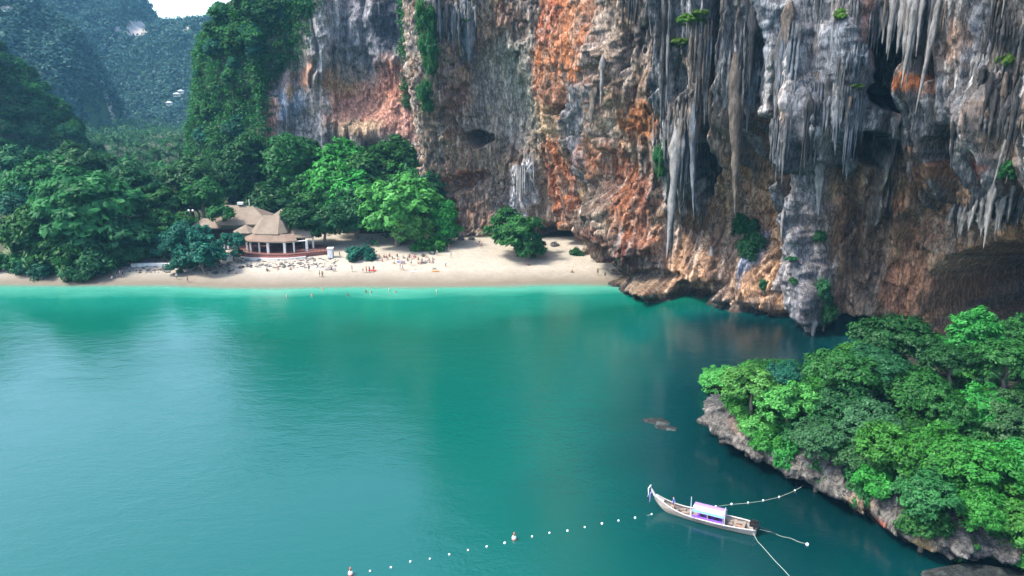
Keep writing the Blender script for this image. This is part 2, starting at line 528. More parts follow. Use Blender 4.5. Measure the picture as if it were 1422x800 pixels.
# where the draperies hang: every fold ends at its own height
tip = 238 + 75 * noise2(S / 3.3, S * 0, 5) + 38 * noise2(S / 1.3, S * 0, 6)
R = sstep(885, 925, px + 12 * noise2(S / 2, zz / 9, 7)) * (1 - sstep(-5, 7, py - tip))
# draperies and flutes: long upright folds
warp = S + 0.8 * noise2(S / 9, zz / 22, 3) + 0.25 * noise2(S / 3, zz / 9, 4)
f1 = rib(warp / 4.4, zz / 70, 11); f2 = rib(warp / 1.75, zz / 38, 12); f3 = rib(warp / 0.8, zz / 16, 13)
crag1 = fbm2(S / 10, zz / 16, 14, 4); crag2 = ridged2(S / 3.2, zz / 7, 15, 3)
c1, c2, cr = cells2(S / 1.9 + 0.5 * noise2(S / 2, zz / 3, 18), zz / 4.2 + 0.5 * noise2(S / 2, zz / 3, 19), 16)
c1b, c2b, crb = cells2(S / 0.85, zz / 1.5, 17)
smooth_slab = np.maximum(blob(wx, wy, 695, 130, 52, 85, -25, 0.5), blob(wx, wy, 760, 290, 18, 70, 0, 0.5) * 0.6)
fold = 0.28 + 0.72 * R
rough = (1 - 0.9 * smooth_slab)
d = d + rough * (crag1 * 1.8 + crag2 * 1.0 * (1 - 0.6 * R) + (cr - 0.5) * 2.3 * (1 - 0.75 * R) + (crb - 0.5) * 0.8 * (1 - 0.4 * R) + np.minimum(c2 - c1, 0.25) * 1.6 * (1 - 0.6 * R))
pillar = blob(px, py, 1136, 300, 26, 300, -3, 0.4)
d = d - pillar * 0.85 * rough * (crag2 * 1.0 * (1 - 0.6 * R) + (cr - 0.5) * 2.3 * (1 - 0.75 * R) + (crb - 0.5) * 0.5)
fold_h = (f1 - 0.6) * 3.4 + (f2 - 0.6) * 1.9 + (f3 - 0.6) * 0.8
d = d + fold_h * fold * rough + R * 4.5
# hollows (negative) and buttresses (positive): photograph outline, metres deep
SHAPE = [
    (800, 120, 62, 190, 0, 5.5, 0.8), (792, 60, 50, 120, 0, 1.5, 0.5), (880, 315, 66, 72, 20, 7.0, 0.55), (835, 180, 16, 190, 0, 2.4, 0.7),
    (613, 130, 26, 240, 0, 6.0, 0.7), (690, 130, 62, 115, -15, -5.5, 0.7), (735, 110, 30, 110, -30, 2.2, 0.8), (640, 35, 40, 40, 0, 1.5, 0.8),
    (662, 192, 24, 14, 10, -6.0, 0.5), (644, 252, 36, 17, -5, -5.4, 0.4), (625, 300, 12, 30, 0, -2.5, 0.6), (640, 330, 46, 16, 0, 1.6, 0.6),
    (775, 334, 44, 22, 8, -6.5, 0.5), (735, 255, 24, 60, 12, 2.2, 0.6), (854, 352, 25, 24, 20, -6.0, 0.5), (905, 345, 18, 18, 0, -2.0, 0.6), (870, 250, 20, 60, -10, -2.2, 0.6), (803, 153, 17, 7, 0, -5.0, 0.5),
    (880, 60, 22, 120, 0, -3.4, 0.6), (905, 70, 14, 55, 0, -3.0, 0.6), (905, 170, 26, 30, 0, -2.0, 0.7), (910, 130, 22, 9, -20, -3.0, 0.6),
    (950, 110, 14, 42, 5, -4.0, 0.6), (1000, 110, 16, 150, 3, -6.0, 0.6), (985, 215, 16, 60, 0, -6.0, 0.6), (1070, 140, 18, 105, 4, -6.0, 0.5), (1045, 40, 10, 60, 4, -3, 0.6), (1088, 215, 24, 60, 6, -7.5, 0.5), (1052, 215, 18, 70, 0, -4.5, 0.6), (1111, 130, 9, 80, 6, -6, 0.6),
    (1022, 200, 16, 110, 0, 4.2, 0.7), (940, 250, 18, 110, -3, 4.0, 0.7), (960, 250, 8, 70, 0, 2.5, 0.7),
    (1140, 250, 27, 260, -3, 5.5, 0.6), (1175, 110, 35, 130, 5, 3.5, 0.5), (1133, 375, 20, 125, -3, 4.5, 0.5),
    (1252, 75, 44, 85, 4, -12, 0.4), (1240, 140, 42, 20, 15, -9, 0.5), (1205, 205, 32, 26, 0, -7, 0.5), (1342, 200, 30, 30, -25, -12, 0.45), (1325, 50, 14, 70, 8, -6, 0.5),
    (1388, 420, 108, 88, -12, -17, 0.3), (1290, 120, 30, 40, 10, 2.5, 0.7), (1185, 330, 14, 110, 0, -4, 0.6), (1260, 300, 60, 70, 0, 2.5, 0.8), (1395, 190, 40, 130, 12, 3.0, 0.7), (1230, 265, 20, 20, 0, -2.5, 0.7), (1270, 320, 20, 45, 20, -3.0, 0.7),
    (903, 404, 62, 28, -4, 8.5, 0.35), (985, 394, 44, 18, 5, -5.5, 0.5), (925, 372, 44, 9, 3, -4.0, 0.6), (1040, 425, 70, 22, 32, 4.5, 0.6), (1180, 455, 30, 22, 0, -7.0, 0.5), (1040, 340, 40, 40, 0, 1.5, 0.8), (1095, 380, 10, 60, 5, -2.5, 0.6)]
for cx, cy_, rx, ry, rot, amp, edge in SHAPE:
    if amp < -5.9: amp *= 2.1; edge = min(edge, 0.34)
    d = d + amp * blob(wx, wy, cx, cy_, rx, ry, rot, edge)
d = d + 7.5 * (1 - sstep(5, 17, zz)) * sstep(862, 910, px) * (1 - 0.55 * sstep(1090, 1130, px)) * (1 - sstep(1140, 1180, px))      # the foot steps forward
deep = np.clip(-d / 18 - 0.35, 0, 1)
d = d + deep * (6 * fbm2(S / 3.1, zz / 2.3, 61, 4) + 5 * (cells2(S / 2.2, zz / 1.7, 62)[2] - 0.5))
d = d - 3.6 * np.exp(-((zz - 0.3) / 1.5) ** 2) * sstep(838, 870, px)      # notch cut by the sea
d = d + 2.0 * blob(wx, wy, 900, 402, 62, 26, -4, 0.4) * np.exp(-((zz - 4) / 3.0) ** 2)
# ---- mineral colours, and a gain against the overhang's shade
nA = fbm2(S / 7, zz / 10, 41, 4); nB = fbm2(S / 2.4, zz / 5.5, 42, 4); nC = fbm2(warp / 1.3, zz / 16, 43, 3); nD = fbm2(S / 0.8, zz / 1.1, 44, 3)
nE = fbm2(warp / 0.6, zz / 12, 45, 2)
tan_, grey, blue, orange, rust, red, black, white, olive, pink, cream = L(148, 124, 102), L(118, 112, 106), L(116, 119, 124), L(172, 110, 72), L(132, 82, 54), L(88, 46, 32), L(30, 28, 29), L(196, 196, 198), L(122, 126, 116), L(160, 122, 102), L(176, 152, 122)
col = np.zeros(zz.shape + (3,)) + tan_
put(col, sstep(-0.25, 0.35, nA), grey)
put(col, sstep(0.1, 0.5, nB) * 0.6, cream)
put(col, sstep(0.15, 0.5, -nB) * 0.6, rust * 0.8)
PAINT = [
    (690, 130, 62, 95, -20, grey * 1.2, 0.95, 0.4), (735, 120, 34, 120, -28, olive * 1.2, 0.85, 0.5), (640, 45, 45, 40, 0, pink, 0.6, 0.6), (650, 60, 14, 40, 0, blue * 0.8, 0.85, 0.4), (700, 30, 50, 26, 0, pink * 0.9, 0.6, 0.6),
    (610, 60, 22, 90, 0, grey, 0.8, 0.6), (640, 130, 16, 50, 0, rust * 0.6, 0.8, 0.6), (612, 170, 28, 60, 0, tan_ * 0.75, 0.8, 0.6), (645, 250, 34, 17, -5, orange, 0.95, 0.35), (640, 330, 50, 18, 0, grey * 0.75, 0.9, 0.4), (640, 300, 60, 30, 0, pink * 0.75, 0.7, 0.6), (700, 275, 30, 50, 0, grey * 0.8, 0.6, 0.7), (690, 225, 40, 40, 0, tan_ * 0.75, 0.6, 0.6),
    (728, 268, 20, 56, 14, white, 0.95, 0.3), (768, 270, 22, 90, 0, tan_ * 0.95, 0.9, 0.4),
    (795, 70, 52, 105, 0, orange, 0.95, 0.35), (785, 30, 30, 60, 8, L(165, 85, 55), 0.8, 0.5), (770, 95, 24, 50, 0, L(190, 120, 72), 0.7, 0.5), (800, 135, 40, 40, 0, L(150, 112, 92), 0.6, 0.7), (788, 245, 24, 75, 0, L(158, 92, 55), 0.95, 0.4), (778, 165, 34, 30, 25, L(180, 150, 115), 0.8, 0.5), (818, 260, 8, 100, 0, L(178, 142, 105), 0.7, 0.6),
    (845, 60, 14, 110, 0, L(150, 140, 132), 0.8, 0.6), (828, 165, 15, 60, 4, blue, 0.95, 0.4), (825, 225, 14, 40, 0, L(140, 140, 148), 0.8, 0.5), (850, 130, 14, 80, 0, L(142, 112, 90), 0.8, 0.5), (890, 165, 34, 34, 0, L(150, 95, 52), 0.9, 0.4), (885, 80, 30, 70, 0, L(96, 84, 78), 0.7, 0.6), (890, 120, 36, 26, 0, L(140, 110, 88), 0.6, 0.6), (892, 40, 26, 50, 0, L(70, 70, 78), 0.8, 0.6),
    (880, 270, 34, 100, -32, L(142, 84, 52), 0.9, 0.5), (848, 285, 22, 60, 0, L(84, 74, 66), 0.8, 0.6), (870, 345, 50, 36, 15, red, 0.95, 0.45), (900, 400, 62, 30, -3, L(142, 120, 96), 0.95, 0.35), (940, 388, 40, 14, 0, L(110, 86, 66), 0.6, 0.6),
    (1050, 430, 70, 24, 32, L(118, 116, 118), 0.9, 0.5), (1040, 370, 40, 50, 0, L(120, 104, 92), 0.7, 0.7), (1090, 380, 26, 50, 0, L(150, 124, 100), 0.9, 0.5), (1062, 350, 14, 40, 0, L(128, 146, 176), 0.85, 0.5), (990, 330, 46, 46, 0, L(100, 84, 74), 0.8, 0.6),
    (1250, 270, 80, 60, 0, L(126, 106, 90), 0.85, 0.6), (1260, 400, 50, 46, 0, L(160, 122, 98), 0.9, 0.45), (1285, 180, 40, 30, 0, L(118, 118, 120), 0.8, 0.6), (1305, 118, 24, 14, 0, L(165, 100, 62), 0.95, 0.5), (1280, 210, 22, 18, 0, L(140, 100, 74), 0.8, 0.6), (1310, 240, 42, 24, -30, L(136, 96, 66), 0.85, 0.5), (1255, 275, 12, 18, 0, L(180, 120, 84), 0.9, 0.5), (1315, 320, 24, 18, 0, L(150, 118, 102), 0.8, 0.5), (1360, 310, 50, 30, -20, L(138, 130, 124), 0.7, 0.6), (1375, 60, 34, 40, 0, L(160, 130, 112), 0.8, 0.6), (1330, 70, 20, 60, 5, L(58, 40, 34), 0.9, 0.5), (1418, 240, 14, 30, 0, L(140, 70, 50), 0.9, 0.5), (1200, 420, 22, 30, 0, L(140, 128, 116), 0.8, 0.5), (1205, 330, 30, 70, 0, L(84, 74, 66), 0.7, 0.6)]
lower = (1 - R) * sstep(900, 950, px)
STREAK = sstep(0.0, 0.35, nC + 0.5 * nD)
# draperies on the right: blue grey ribs, black algae in the grooves
put(col, lower * 0.7, L(138, 108, 84))
put(col, lower * sstep(0.05, 0.4, nA) * 0.6, L(120, 112, 106))
put(col, lower * sstep(0.1, 0.45, nB) * 0.6, L(172, 140, 112))
put(col, R * 0.92, L(104, 98, 94))
mot = sstep(-0.35, 0.35, nC + 0.5 * nA)
put(col, R * mot * 0.85, blue * (0.9 + 0.35 * nA[..., None]))
put(col, R * sstep(0.15, 0.5, nE) * 0.6, white)
put(col, R * sstep(0.2, 0.6, nA + 0.4 * nB) * 0.45, L(158, 128, 104))
for cx, cy_, rx, ry, rot, c, a, edge in PAINT:
    m = blob(wx + 7 * nC, wy + 10 * nD, cx, cy_, rx * 1.08, ry * 1.08, rot, edge)
    put(col, m * a, c)
put(col, STREAK * 0.42 * (1 - R) * (1 - 0.6 * smooth_slab), L(112, 96, 84))
put(col, sstep(0.15, 0.5, nB - 0.6 * nC) * 0.4 * (1 - R), L(176, 158, 136))
for cx, cy_, rx, ry, rot in [(1133, 370, 19, 120, -3), (1140, 250, 24, 250, -3), (1172, 90, 34, 120, 4), (1085, 60, 26, 110, 5), (985, 70, 14, 50, -8), (1128, 445, 18, 60, 0), (968, 25, 34, 40, 0), (1410, 60, 18, 90, 10), (1125, 25, 40, 60, 0)]:
    m = blob(wx, wy, cx, cy_, rx, ry, rot, 0.5)
    put(col, m * (0.6 + 0.3 * nB), L(122, 128, 138))
for cx, cy_, rx, ry, rot, c in [(1024, 190, 18, 110, 0, L(168, 148, 128)), (938, 270, 15, 100, -3, L(158, 154, 152)), (955, 170, 22, 40, 0, L(146, 126, 116)), (960, 250, 8, 60, 0, L(160, 156, 154)), (1210, 20, 7, 100, 5, L(172, 130, 116)), (1118, 120, 10, 60, 4, L(158, 132, 124)), (1118, 175, 12, 50, 5, L(160, 136, 118))]:
    put(col, blob(wx, wy, cx, cy_, rx, ry, rot, 0.5) * 0.8, c)
algae = sstep(0.22, 0.6, nC + 0.45 * nB - 0.25) * sstep(590, 620, px)
put(col, algae * (0.5 + 0.35 * R - 0.25 * lower) * (1 - smooth_slab), black * 1.2)
col *= 1 + lower[..., None] * (1 - pillar[..., None]) * np.array([0.55, 0.36, 0.2])  # warm gain painted in where the overhang leaves the rock dim and blue
put(col, sstep(0.28, 0.6, nE + 0.3 * nD) * 0.35, L(190, 182, 172))
put(col, np.exp(-((zz - 0.2) / 1.1) ** 2) * sstep(838, 860, px) * 0.85, black)
col *= (1 + 0.30 * nD[..., None] + 0.25 * (cr - 0.5)[..., None])
main_cliff, CP_main = finish_cliff('limestone_cliff', 'towering overhanging limestone cliff with orange and grey stains and hanging stalactites', xy, nn, S, zz, d, np.clip(col, 0.006, 0.85), 60, M['cliff'])
cl_px, cl_py = proj(CP_main[:, 0], CP_main[:, 1], CP_main[:, 2])
cl_dist = np.linalg.norm(CP_main - np.array([0, 0, CAM_H]), axis=1)

def on_cliff(px, py, P=CP_main, qx=cl_px, qy=cl_py, dd=cl_dist, r=5.0):
    """the nearest point of the cliff face seen at a pixel"""
    k = np.where((np.abs(qx - px) < r) & (np.abs(qy - py) < r))[0]
    if len(k) == 0: return on_cliff(px, py, P, qx, qy, dd, r * 2.5)
    return Vector(P[k[np.argmin(dd[k])]].tolist())

# ---- the set-back wall with the rock-fall scar, and the wooded buttress left of it
WEST = plan([(300, 420, 3), (262, 345, 1.5), (254, 305, 1), (264, 278, 1), (298, 264, 1), (345, 257, 1), (372, 254, 1), (398, 260, 1), (440, 264, 1), (500, 267, 1), (555, 262, 1), (595, 257, 1), (660, 252, 2)])
rows = np.concatenate([np.arange(-2, 84, 0.42), np.linspace(84.4, 130, 12)])
def west_slope(px, z):
    wood = 1 - sstep(340, 440, px)
    return wood * (-0.22 * z) - (1 - wood) * (0.05 * z) - 0.25 * np.maximum(z - 74, 0)
hw = lambda p: np.interp(p, [250, 285, 420, 500, 560, 620, 700], [68, 79, 82, 86, 95, 108, 118])
xy, nn, S, zz, x0, y0, d, H = cliff_grid(WEST, 0.42, rows, hw, west_slope)
px, py = proj(x0, y0, zz)
wx = px + 8 * fbm2(S / 4, zz / 5, 201, 3); wy = py + 8 * fbm2(S / 4, zz / 5, 202, 3)
warp = S + 1.0 * noise2(S / 9, zz / 14, 203)
f1 = rib(warp / 5, zz / 60, 211) * 1.6 - 1; f2 = rib(warp / 2.2, zz / 30, 212) * 1.6 - 1
crag = fbm2(S / 10, zz / 10, 214, 4); c1, c2, cr = cells2(S / 2.6, zz / 3.2, 216)
c1b, c2b, crb = cells2(S / 1.2, zz / 1.6, 217)
veg = np.clip(1 - sstep(-14, 14, wx - np.interp(wy, [-60, 0, 30, 70, 95, 110, 200, 300], [452, 440, 428, 418, 400, 372, 366, 372])), 0, 1)
veg = np.maximum(veg, blob(wx, wy, 572, 40, 24, 80, -6, 0.4)); veg = np.maximum(veg, blob(wx, wy, 566, 125, 12, 34, 0, 0.5) * 0.9)
scar = blob(wx, wy, 505, 145, 78, 55, 0, 0.5)
d = d + crag * 3.0 + (f1 * 2.0 + f2 * 0.9) * (1 - 0.75 * scar) * (1 - 0.5 * veg) + (cr - 0.5) * 1.3 + (crb - 0.5) * 0.6
for cx, cy_, rx, ry, rot, amp, edge in [(505, 130, 60, 90, 0, -3, 0.9), (540, 20, 18, 70, 0, -5, 0.6), (505, 175, 70, 40, 0, 6, 0.9), (440, 60, 26, 110, 4, 4, 0.7), (434, 100, 6, 26, 0, -4, 0.6), (385, 110, 10, 30, 10, -3, 0.6), (500, 90, 22, 26, 0, -2.5, 0.5), (485, 10, 30, 30, 0, -2, 0.7), (590, 60, 18, 110, -5, 4, 0.7)]:
    d = d + amp * blob(wx, wy, cx, cy_, rx, ry, rot, edge)
nA = fbm2(S / 8, zz / 11, 241, 4); nB = fbm2(S / 2.6, zz / 6, 242, 4); nC = fbm2(warp / 1.6, zz / 18, 243, 3); nD = fbm2(S / 1.0, zz / 1.3, 244, 3)
col = np.zeros(zz.shape + (3,)) + L(122, 116, 112)
put(col, sstep(-0.2, 0.35, nA), L(134, 122, 112))
for cx, cy_, rx, ry, rot, c, a, edge in [(505, 40, 60, 70, 0, L(104, 104, 110), 0.9, 0.6), (440, 60, 26, 90, 4, L(138, 136, 134), 0.8, 0.6), (505, 150, 85, 50, 0, L(156, 112, 92), 0.95, 0.5), (470, 115, 36, 30, 0, L(160, 124, 88), 0.85, 0.6), (480, 100, 22, 24, 0, L(120, 112, 104), 0.7, 0.5), (545, 110, 36, 45, 0, L(140, 92, 74), 0.85, 0.6), (540, 30, 22, 60, 0, L(52, 54, 62), 0.9, 0.6), (560, 170, 40, 34, 0, L(165, 118, 102), 0.8, 0.6), (400, 110, 40, 20, 0, L(140, 118, 112), 0.8, 0.6), (425, 105, 14, 26, 0, L(178, 128, 100), 0.9, 0.5), (400, 150, 30, 26, 0, L(120, 128, 140), 0.9, 0.6), (375, 160, 14, 40, 0, L(160, 108, 86), 0.8, 0.6), (440, 150, 14, 40, 0, L(168, 156, 148), 0.8, 0.6), (400, 130, 8, 20, 0, L(190, 150, 116), 0.8, 0.6), (500, 178, 60, 16, 0, L(140, 122, 96), 0.8, 0.6)]:
    put(col, blob(wx + 6 * nC, wy + 8 * nD, cx, cy_, rx, ry, rot, edge) * a, c)
put(col, sstep(0.2, 0.55, nC + 0.4 * nB - 0.2) * (1 - 0.8 * scar) * 0.6, L(36, 36, 40))
put(col, sstep(0.3, 0.6, -nC) * (1 - scar) * 0.4, L(180, 176, 174))
put(col, veg * 0.9, np.array((0.03, 0.06, 0.025)))
col *= 1.35 * (1 + 0.3 * nD[..., None] + 0.25 * (cr - 0.5)[..., None])
west_cliff, CP_west = finish_cliff('limestone_wall', 'set-back limestone wall with a pinkish rock-fall scar beside a wooded buttress', xy, nn, S, zz, d, np.clip(col, 0.006, 0.85), 30, M['cliff'], 30.0)
nzr = zz.shape[1] + 10
west_P = CP_west.reshape(-1, nzr, 3)
west_veg = np.hstack([veg, np.ones((len(veg), 10))])
west_N = np.repeat(np.concatenate([nn, np.zeros((len(nn), 1))], 1)[:, None, :], nzr, 1)
west_px, west_py = proj(CP_west[:, 0], CP_west[:, 1], CP_west[:, 2])
west_dist = np.linalg.norm(CP_west - np.array([0, 0, CAM_H]), axis=1)
def on_west(px, py): return on_cliff(px, py, CP_west, west_px, west_py, west_dist, 6.0)
# ------------------------------------------------------------------ foliage
RNG = np.random.default_rng(7)
random.seed(7)

def leaf_cloud(cent, rad, n_per, size, rng, flat=0.6, out_from=None, asp=0.5, droop=0.0):
    """leaf-sized quads in clumps round the given centres; every leaf has its own verts and random 'var'"""
    cent = np.asarray(cent, float); rad = np.broadcast_to(np.asarray(rad, float), (len(cent),))
    idx = np.repeat(np.arange(len(cent)), n_per); n = len(idx)
    dirs = rng.normal(size=(n, 3)); dirs /= np.linalg.norm(dirs, axis=1)[:, None]
    rr = rng.random(n) ** 0.45
    off = dirs * (rr * rad[idx])[:, None] * np.array([1, 1, flat])
    p = cent[idx] + off
    p[:, 2] -= droop * (off[:, 0] ** 2 + off[:, 1] ** 2) / np.maximum(rad[idx], 0.1)
    up = dirs * np.array([0.7, 0.7, 0.5]) + np.array([0, 0, 0.75]) + rng.normal(size=(n, 3)) * 0.45
    if out_from is not None:
        o = p - out_from; o /= np.linalg.norm(o, axis=1)[:, None] + 1e-6
        up += o * 0.5
    up /= np.linalg.norm(up, axis=1)[:, None]
    t = np.cross(up, rng.normal(size=(n, 3))); t /= np.linalg.norm(t, axis=1)[:, None] + 1e-6
    b = np.cross(up, t)
    s = size * (0.6 + 0.8 * rng.random(n))[:, None]
    v = np.stack([p - t * s, p - b * s * asp - up * s * 0.12, p + t * s, p + b * s * asp - up * s * 0.12], 1).reshape(-1, 3)
    q = np.arange(n * 4).reshape(-1, 4)
    cv = rng.random(len(cent))[idx] * 0.55 + rng.random(n) * 0.45
    return v, q, np.repeat(cv, 4)

def crown_centres(rng, n, rx, rz, low=-0.35, shell=0.5, lobes=7):
    """clump centres on a few uneven lobes so that the outline is broken"""
    lob = rng.normal(size=(lobes, 3)); lob /= np.linalg.norm(lob, axis=1)[:, None]
    lob[:, 2] = np.abs(lob[:, 2]) * 1.0 - 0.25
    lob *= np.array([rx * 0.55, rx * 0.55, rz * 0.5]); lr = 0.38 + 0.25 * rng.random(lobes)
    out = []
    while len(out) < n:
        k = rng.integers(lobes); d = rng.normal(size=3); d /= np.linalg.norm(d)
        if d[2] < low and rng.random() < 0.8: continue
        r = (shell + (1 - shell) * rng.random() ** 0.6)
        out.append(lob[k] + d * r * lr[k] * np.array([rx, rx, rz]) * 1.15)
    return np.array(out)

def limb_mesh(name, rng, height_, r0, centres, nl=9, lean=0.0):
    mb = MB()
    top = Vector((lean * height_, 0, height_))
    pts = [Vector((0, 0, -0.8 if height_ < 2.5 else -9.0))]
    for k in range(1, 6):
        f = k / 5
        pts.append(Vector((lean * height_ * f * f + rng.normal() * 0.10, rng.normal() * 0.10, height_ * f)))
    mb.tube(pts, [r0 * (1.25 - 0.75 * i / 5) for i in range(6)], 8)
    pick = rng.choice(len(centres), nl, replace=False)
    for c in centres[pick]:
        s = pts[3 + int(rng.integers(3))]; e = Vector(c.tolist())
        m = (s + e) / 2 + Vector((rng.normal() * 0.3, rng.normal() * 0.3, 0.5))
        mb.tube([s, m, e], [r0 * 0.42, r0 * 0.28, r0 * 0.1], 5)
    return mb.mesh(name, M['bark'], True)

def tree_kind(seed, rx, rz, trunk_h, clumps, per, leaf, crad, flat=0.6, low=-0.35, lobes=7, droop=0.0, shell=0.5, asp=0.5):
    rng = np.random.default_rng(seed)
    c = crown_centres(rng, clumps, rx, rz, low, shell, lobes); c[:, 2] += trunk_h + rz * 0.25
    mid = np.array([0, 0, trunk_h])
    v, q, a = leaf_cloud(c, crad * (0.7 + 0.6 * rng.random(clumps)), per, leaf, rng, flat, mid, asp, droop)
    cm = np_mesh('crown', v, q, False, {'var': a}, mats=[M['leaf_mid']])
    tm = limb_mesh('trunk', rng, trunk_h + rz * 0.2, 0.05 * rx + 0.08, c)
    return dict(trunk=tm, crown=cm, rx=rx, rz=rz, th=trunk_h, mid=trunk_h + rz * 0.25)

KIND = {
    'dome': [tree_kind(s, 4.0, 3.4, 4.0, 150, 75, 0.23, 0.85, 0.6) for s in (11, 12, 13)],
    'fan': [tree_kind(s, 4.0, 2.6, 4.0, 120, 80, 0.24, 0.95, 0.32, -0.1, 9, 0.15) for s in (21, 22)],
    'tall': [tree_kind(s, 3.2, 5.2, 5.5, 160, 60, 0.25, 0.9, 0.6, -0.8, 10) for s in (31, 32)],
    'far_dome': [tree_kind(s, 4.0, 3.8, 3.6, 140, 50, 0.33, 0.95, 0.6, -0.75, 9) for s in (14, 15, 16)],
    'far_fan': [tree_kind(s, 4.0, 3.0, 4.0, 120, 52, 0.33, 1.0, 0.35, -0.4, 11, 0.15) for s in (23, 24)],
    'bush': [tree_kind(s, 2.2, 1.8, 0.7, 70, 80, 0.17, 0.6, 0.7, -0.5, 6, 0.0, 0.35) for s in (41, 42)],
    'hang': [tree_kind(51, 2.0, 2.6, 1.2, 80, 60, 0.18, 0.6, 1.0, -0.9, 7, 0.3, 0.3)],
}

def palm_kind(seed):
    rng = np.random.default_rng(seed)
    h = 11.0; bend = rng.normal() * 1.4
    pts = [Vector((bend * (k / 7) ** 2, 0, h * k / 7 - (0.8 if k == 0 else 0))) for k in range(8)]
    tm = MB().tube(pts, [0.26 - 0.014 * k for k in range(8)], 7).mesh('trunk', M['bark'], True)
    V, Q, A = [], [], []
    top = np.array(pts[-1])
    for k in range(20):
        az = k * 2.4 + rng.normal() * 0.15; el = rng.uniform(-0.35, 1.05); Lf = rng.uniform(3.4, 4.4)
        h_ = np.array([math.cos(az), math.sin(az), 0]); side = np.array([-math.sin(az), math.cos(az), 0])
        var = rng.random()
        for i in range(16):
            f = (i + 1) / 16
            p = top + h_ * Lf * f * math.cos(el) * (1 - 0.12 * f) + np.array([0, 0, 1]) * (Lf * math.sin(el) * f - 2.3 * f * f * (1.1 - 0.4 * el))
            ll = 0.95 * math.sin(math.pi * min(1, 0.12 + f * 0.88)) + 0.15
            for sgn in (-1, 1):
                e = p + side * sgn * ll * 0.85 + h_ * ll * 0.45 - np.array([0, 0, ll * 0.55])
                w = h_ * 0.12
                b = len(V); V.extend([p - w, p + w, e + w * 0.3, e - w * 0.3]); Q.append((b, b + 1, b + 2, b + 3)); A += [var * 0.7 + 0.3 * rng.random()] * 4
    cm = np_mesh('fronds', np.array(V), np.array(Q), False, {'var': np.array(A)}, mats=[M['leaf_olive']])
    return dict(trunk=tm, crown=cm, rx=4.0, rz=3.0, th=h, mid=h)
KIND['palm'] = [palm_kind(s) for s in (61, 62)]

def plant(name, kind, loc, scale, leaf, label, cat, group=None, rz=None, var=None, sz=1.0, tilt=(0, 0)):
    """a thing of its own: an Empty at the foot with trunk and crown"""
    ks = KIND[kind]; k = ks[random.randrange(len(ks)) if var is None else var % len(ks)]
    e = bpy.data.objects.new(name, None); COL.objects.link(e)
    e.empty_display_size = 0.5
    e.location = loc; e.rotation_euler = (tilt[0], tilt[1], random.uniform(0, 6.28) if rz is None else rz)
    e.scale = (scale, scale, scale * sz)
    link('trunk', k['trunk'], e)
    link('fronds' if kind == 'palm' else 'crown', k['crown'], e, M[leaf])
    return tag(e, label, cat, group)

def plant_px(name, kind, px, py, Y, rpx, leaf, label, cat='tree', group=None, gz=None, sz=1.0, **kw):
    """crown centre seen at a pixel, standing on the ground (or gz) at distance Y, crown radius rpx photograph pixels"""
    k = KIND[kind][0]; p = at(px, py, Y)
    d = p.y * CP - (p.z - CAM_H) * SP
    s = rpx * d / F / k['rx']
    g = hz(p.x, p.y) if gz is None else gz
    e = plant(name, kind, (p.x, p.y, g), s, leaf, label, cat, group, **kw)
    extra = (p.z - g) / s - k['mid']                # taller or shorter stem, the crown itself keeps its shape
    tr, cr = e.children if e.children[0].name.startswith('trunk') else e.children[::-1]
    cr.location.z = extra
    if kind in ('bush', 'hang'): tr.scale.z = max(0.15, min(1.0, 1 + extra / k['mid']))
    else: tr.location.z = extra
    return e

# ------------------------------------------------------------------ hills and far mountains
def bare_rock(x, y, z):
    """bare faces on the far karst: where no trees hold"""
    a, b = proj(x, y, z); n = 5 * fbm2(x / 12, z / 12, 450, 3); a, b = a + n, b + n
    m = np.zeros(a.shape)
    for cx, cy_, rx, ry in [(190, 42, 19, 17), (166, 36, 6, 12), (102, 30, 9, 7), (12, 12, 14, 10), (144, 122, 5, 20), (264, 44, 14, 6), (60, 62, 8, 4)]:
        m = np.maximum(m, blob(a, b, cx, cy_, rx, ry, 0, 0.5))
    return m * (y > 500)

def hill(name, label, x0, x1, y0, y1, step, hf, mat):
    gx = np.arange(x0, x1, step); gy = np.arange(y0, y1, step)
    X, Y = np.meshgrid(gx, gy, indexing='ij'); Z = hf(X, Y)
    me = np_mesh(name, np.stack([X.ravel(), Y.ravel(), Z.ravel()], 1), grid_faces(len(gx), len(gy)), True, {'bare': bare_rock(X, Y, Z).ravel()}, mats=[mat])
    return tag(link(name, me), label, kind='structure')

def left_hill(x, y):
    r = np.hypot((x + 318) / 1.0, (y - 338) / 0.62)
    h = 112 * np.clip(1 - (r / 128) ** 2, -0.4, 1) ** 1.0 + 7 * fbm2(x / 22, y / 22, 301, 4)
    return np.where(h < 3, h - 3, h)

def mount(x, y, cx, cy_, rx, ry, H, seed, p=0.8, rough=0.22):
    r = np.sqrt(((x - cx) / rx) ** 2 + ((y - cy_) / ry) ** 2) * (1 + 0.18 * fbm2(x / 90, y / 90, seed, 3))
    b = np.clip(1 - r * r, 0, 1) ** p
    return H * b * (1 + rough * ridged2(x / 60, y / 60, seed + 1, 4)) - 4

t = NT('mountain_rock')
bare_a = t.n('Attribute', attribute_name='bare').outputs['Fac']
woods = t.mix(t.noise(0.06, 8, 0.75, t.obj()), (0.02, 0.05, 0.022), (0.05, 0.10, 0.04))
bare = t.mix(t.noise(0.05, 6, 0.7, t.obj((1, 1, 0.3))), (0.20, 0.18, 0.165), (0.55, 0.47, 0.41))
M['mountain'] = t.fin(t.mix(t.ramp(bare_a, [(0.3, 0.0), (0.5, 1.0)]), woods, bare), 0.95, None, 0.1)

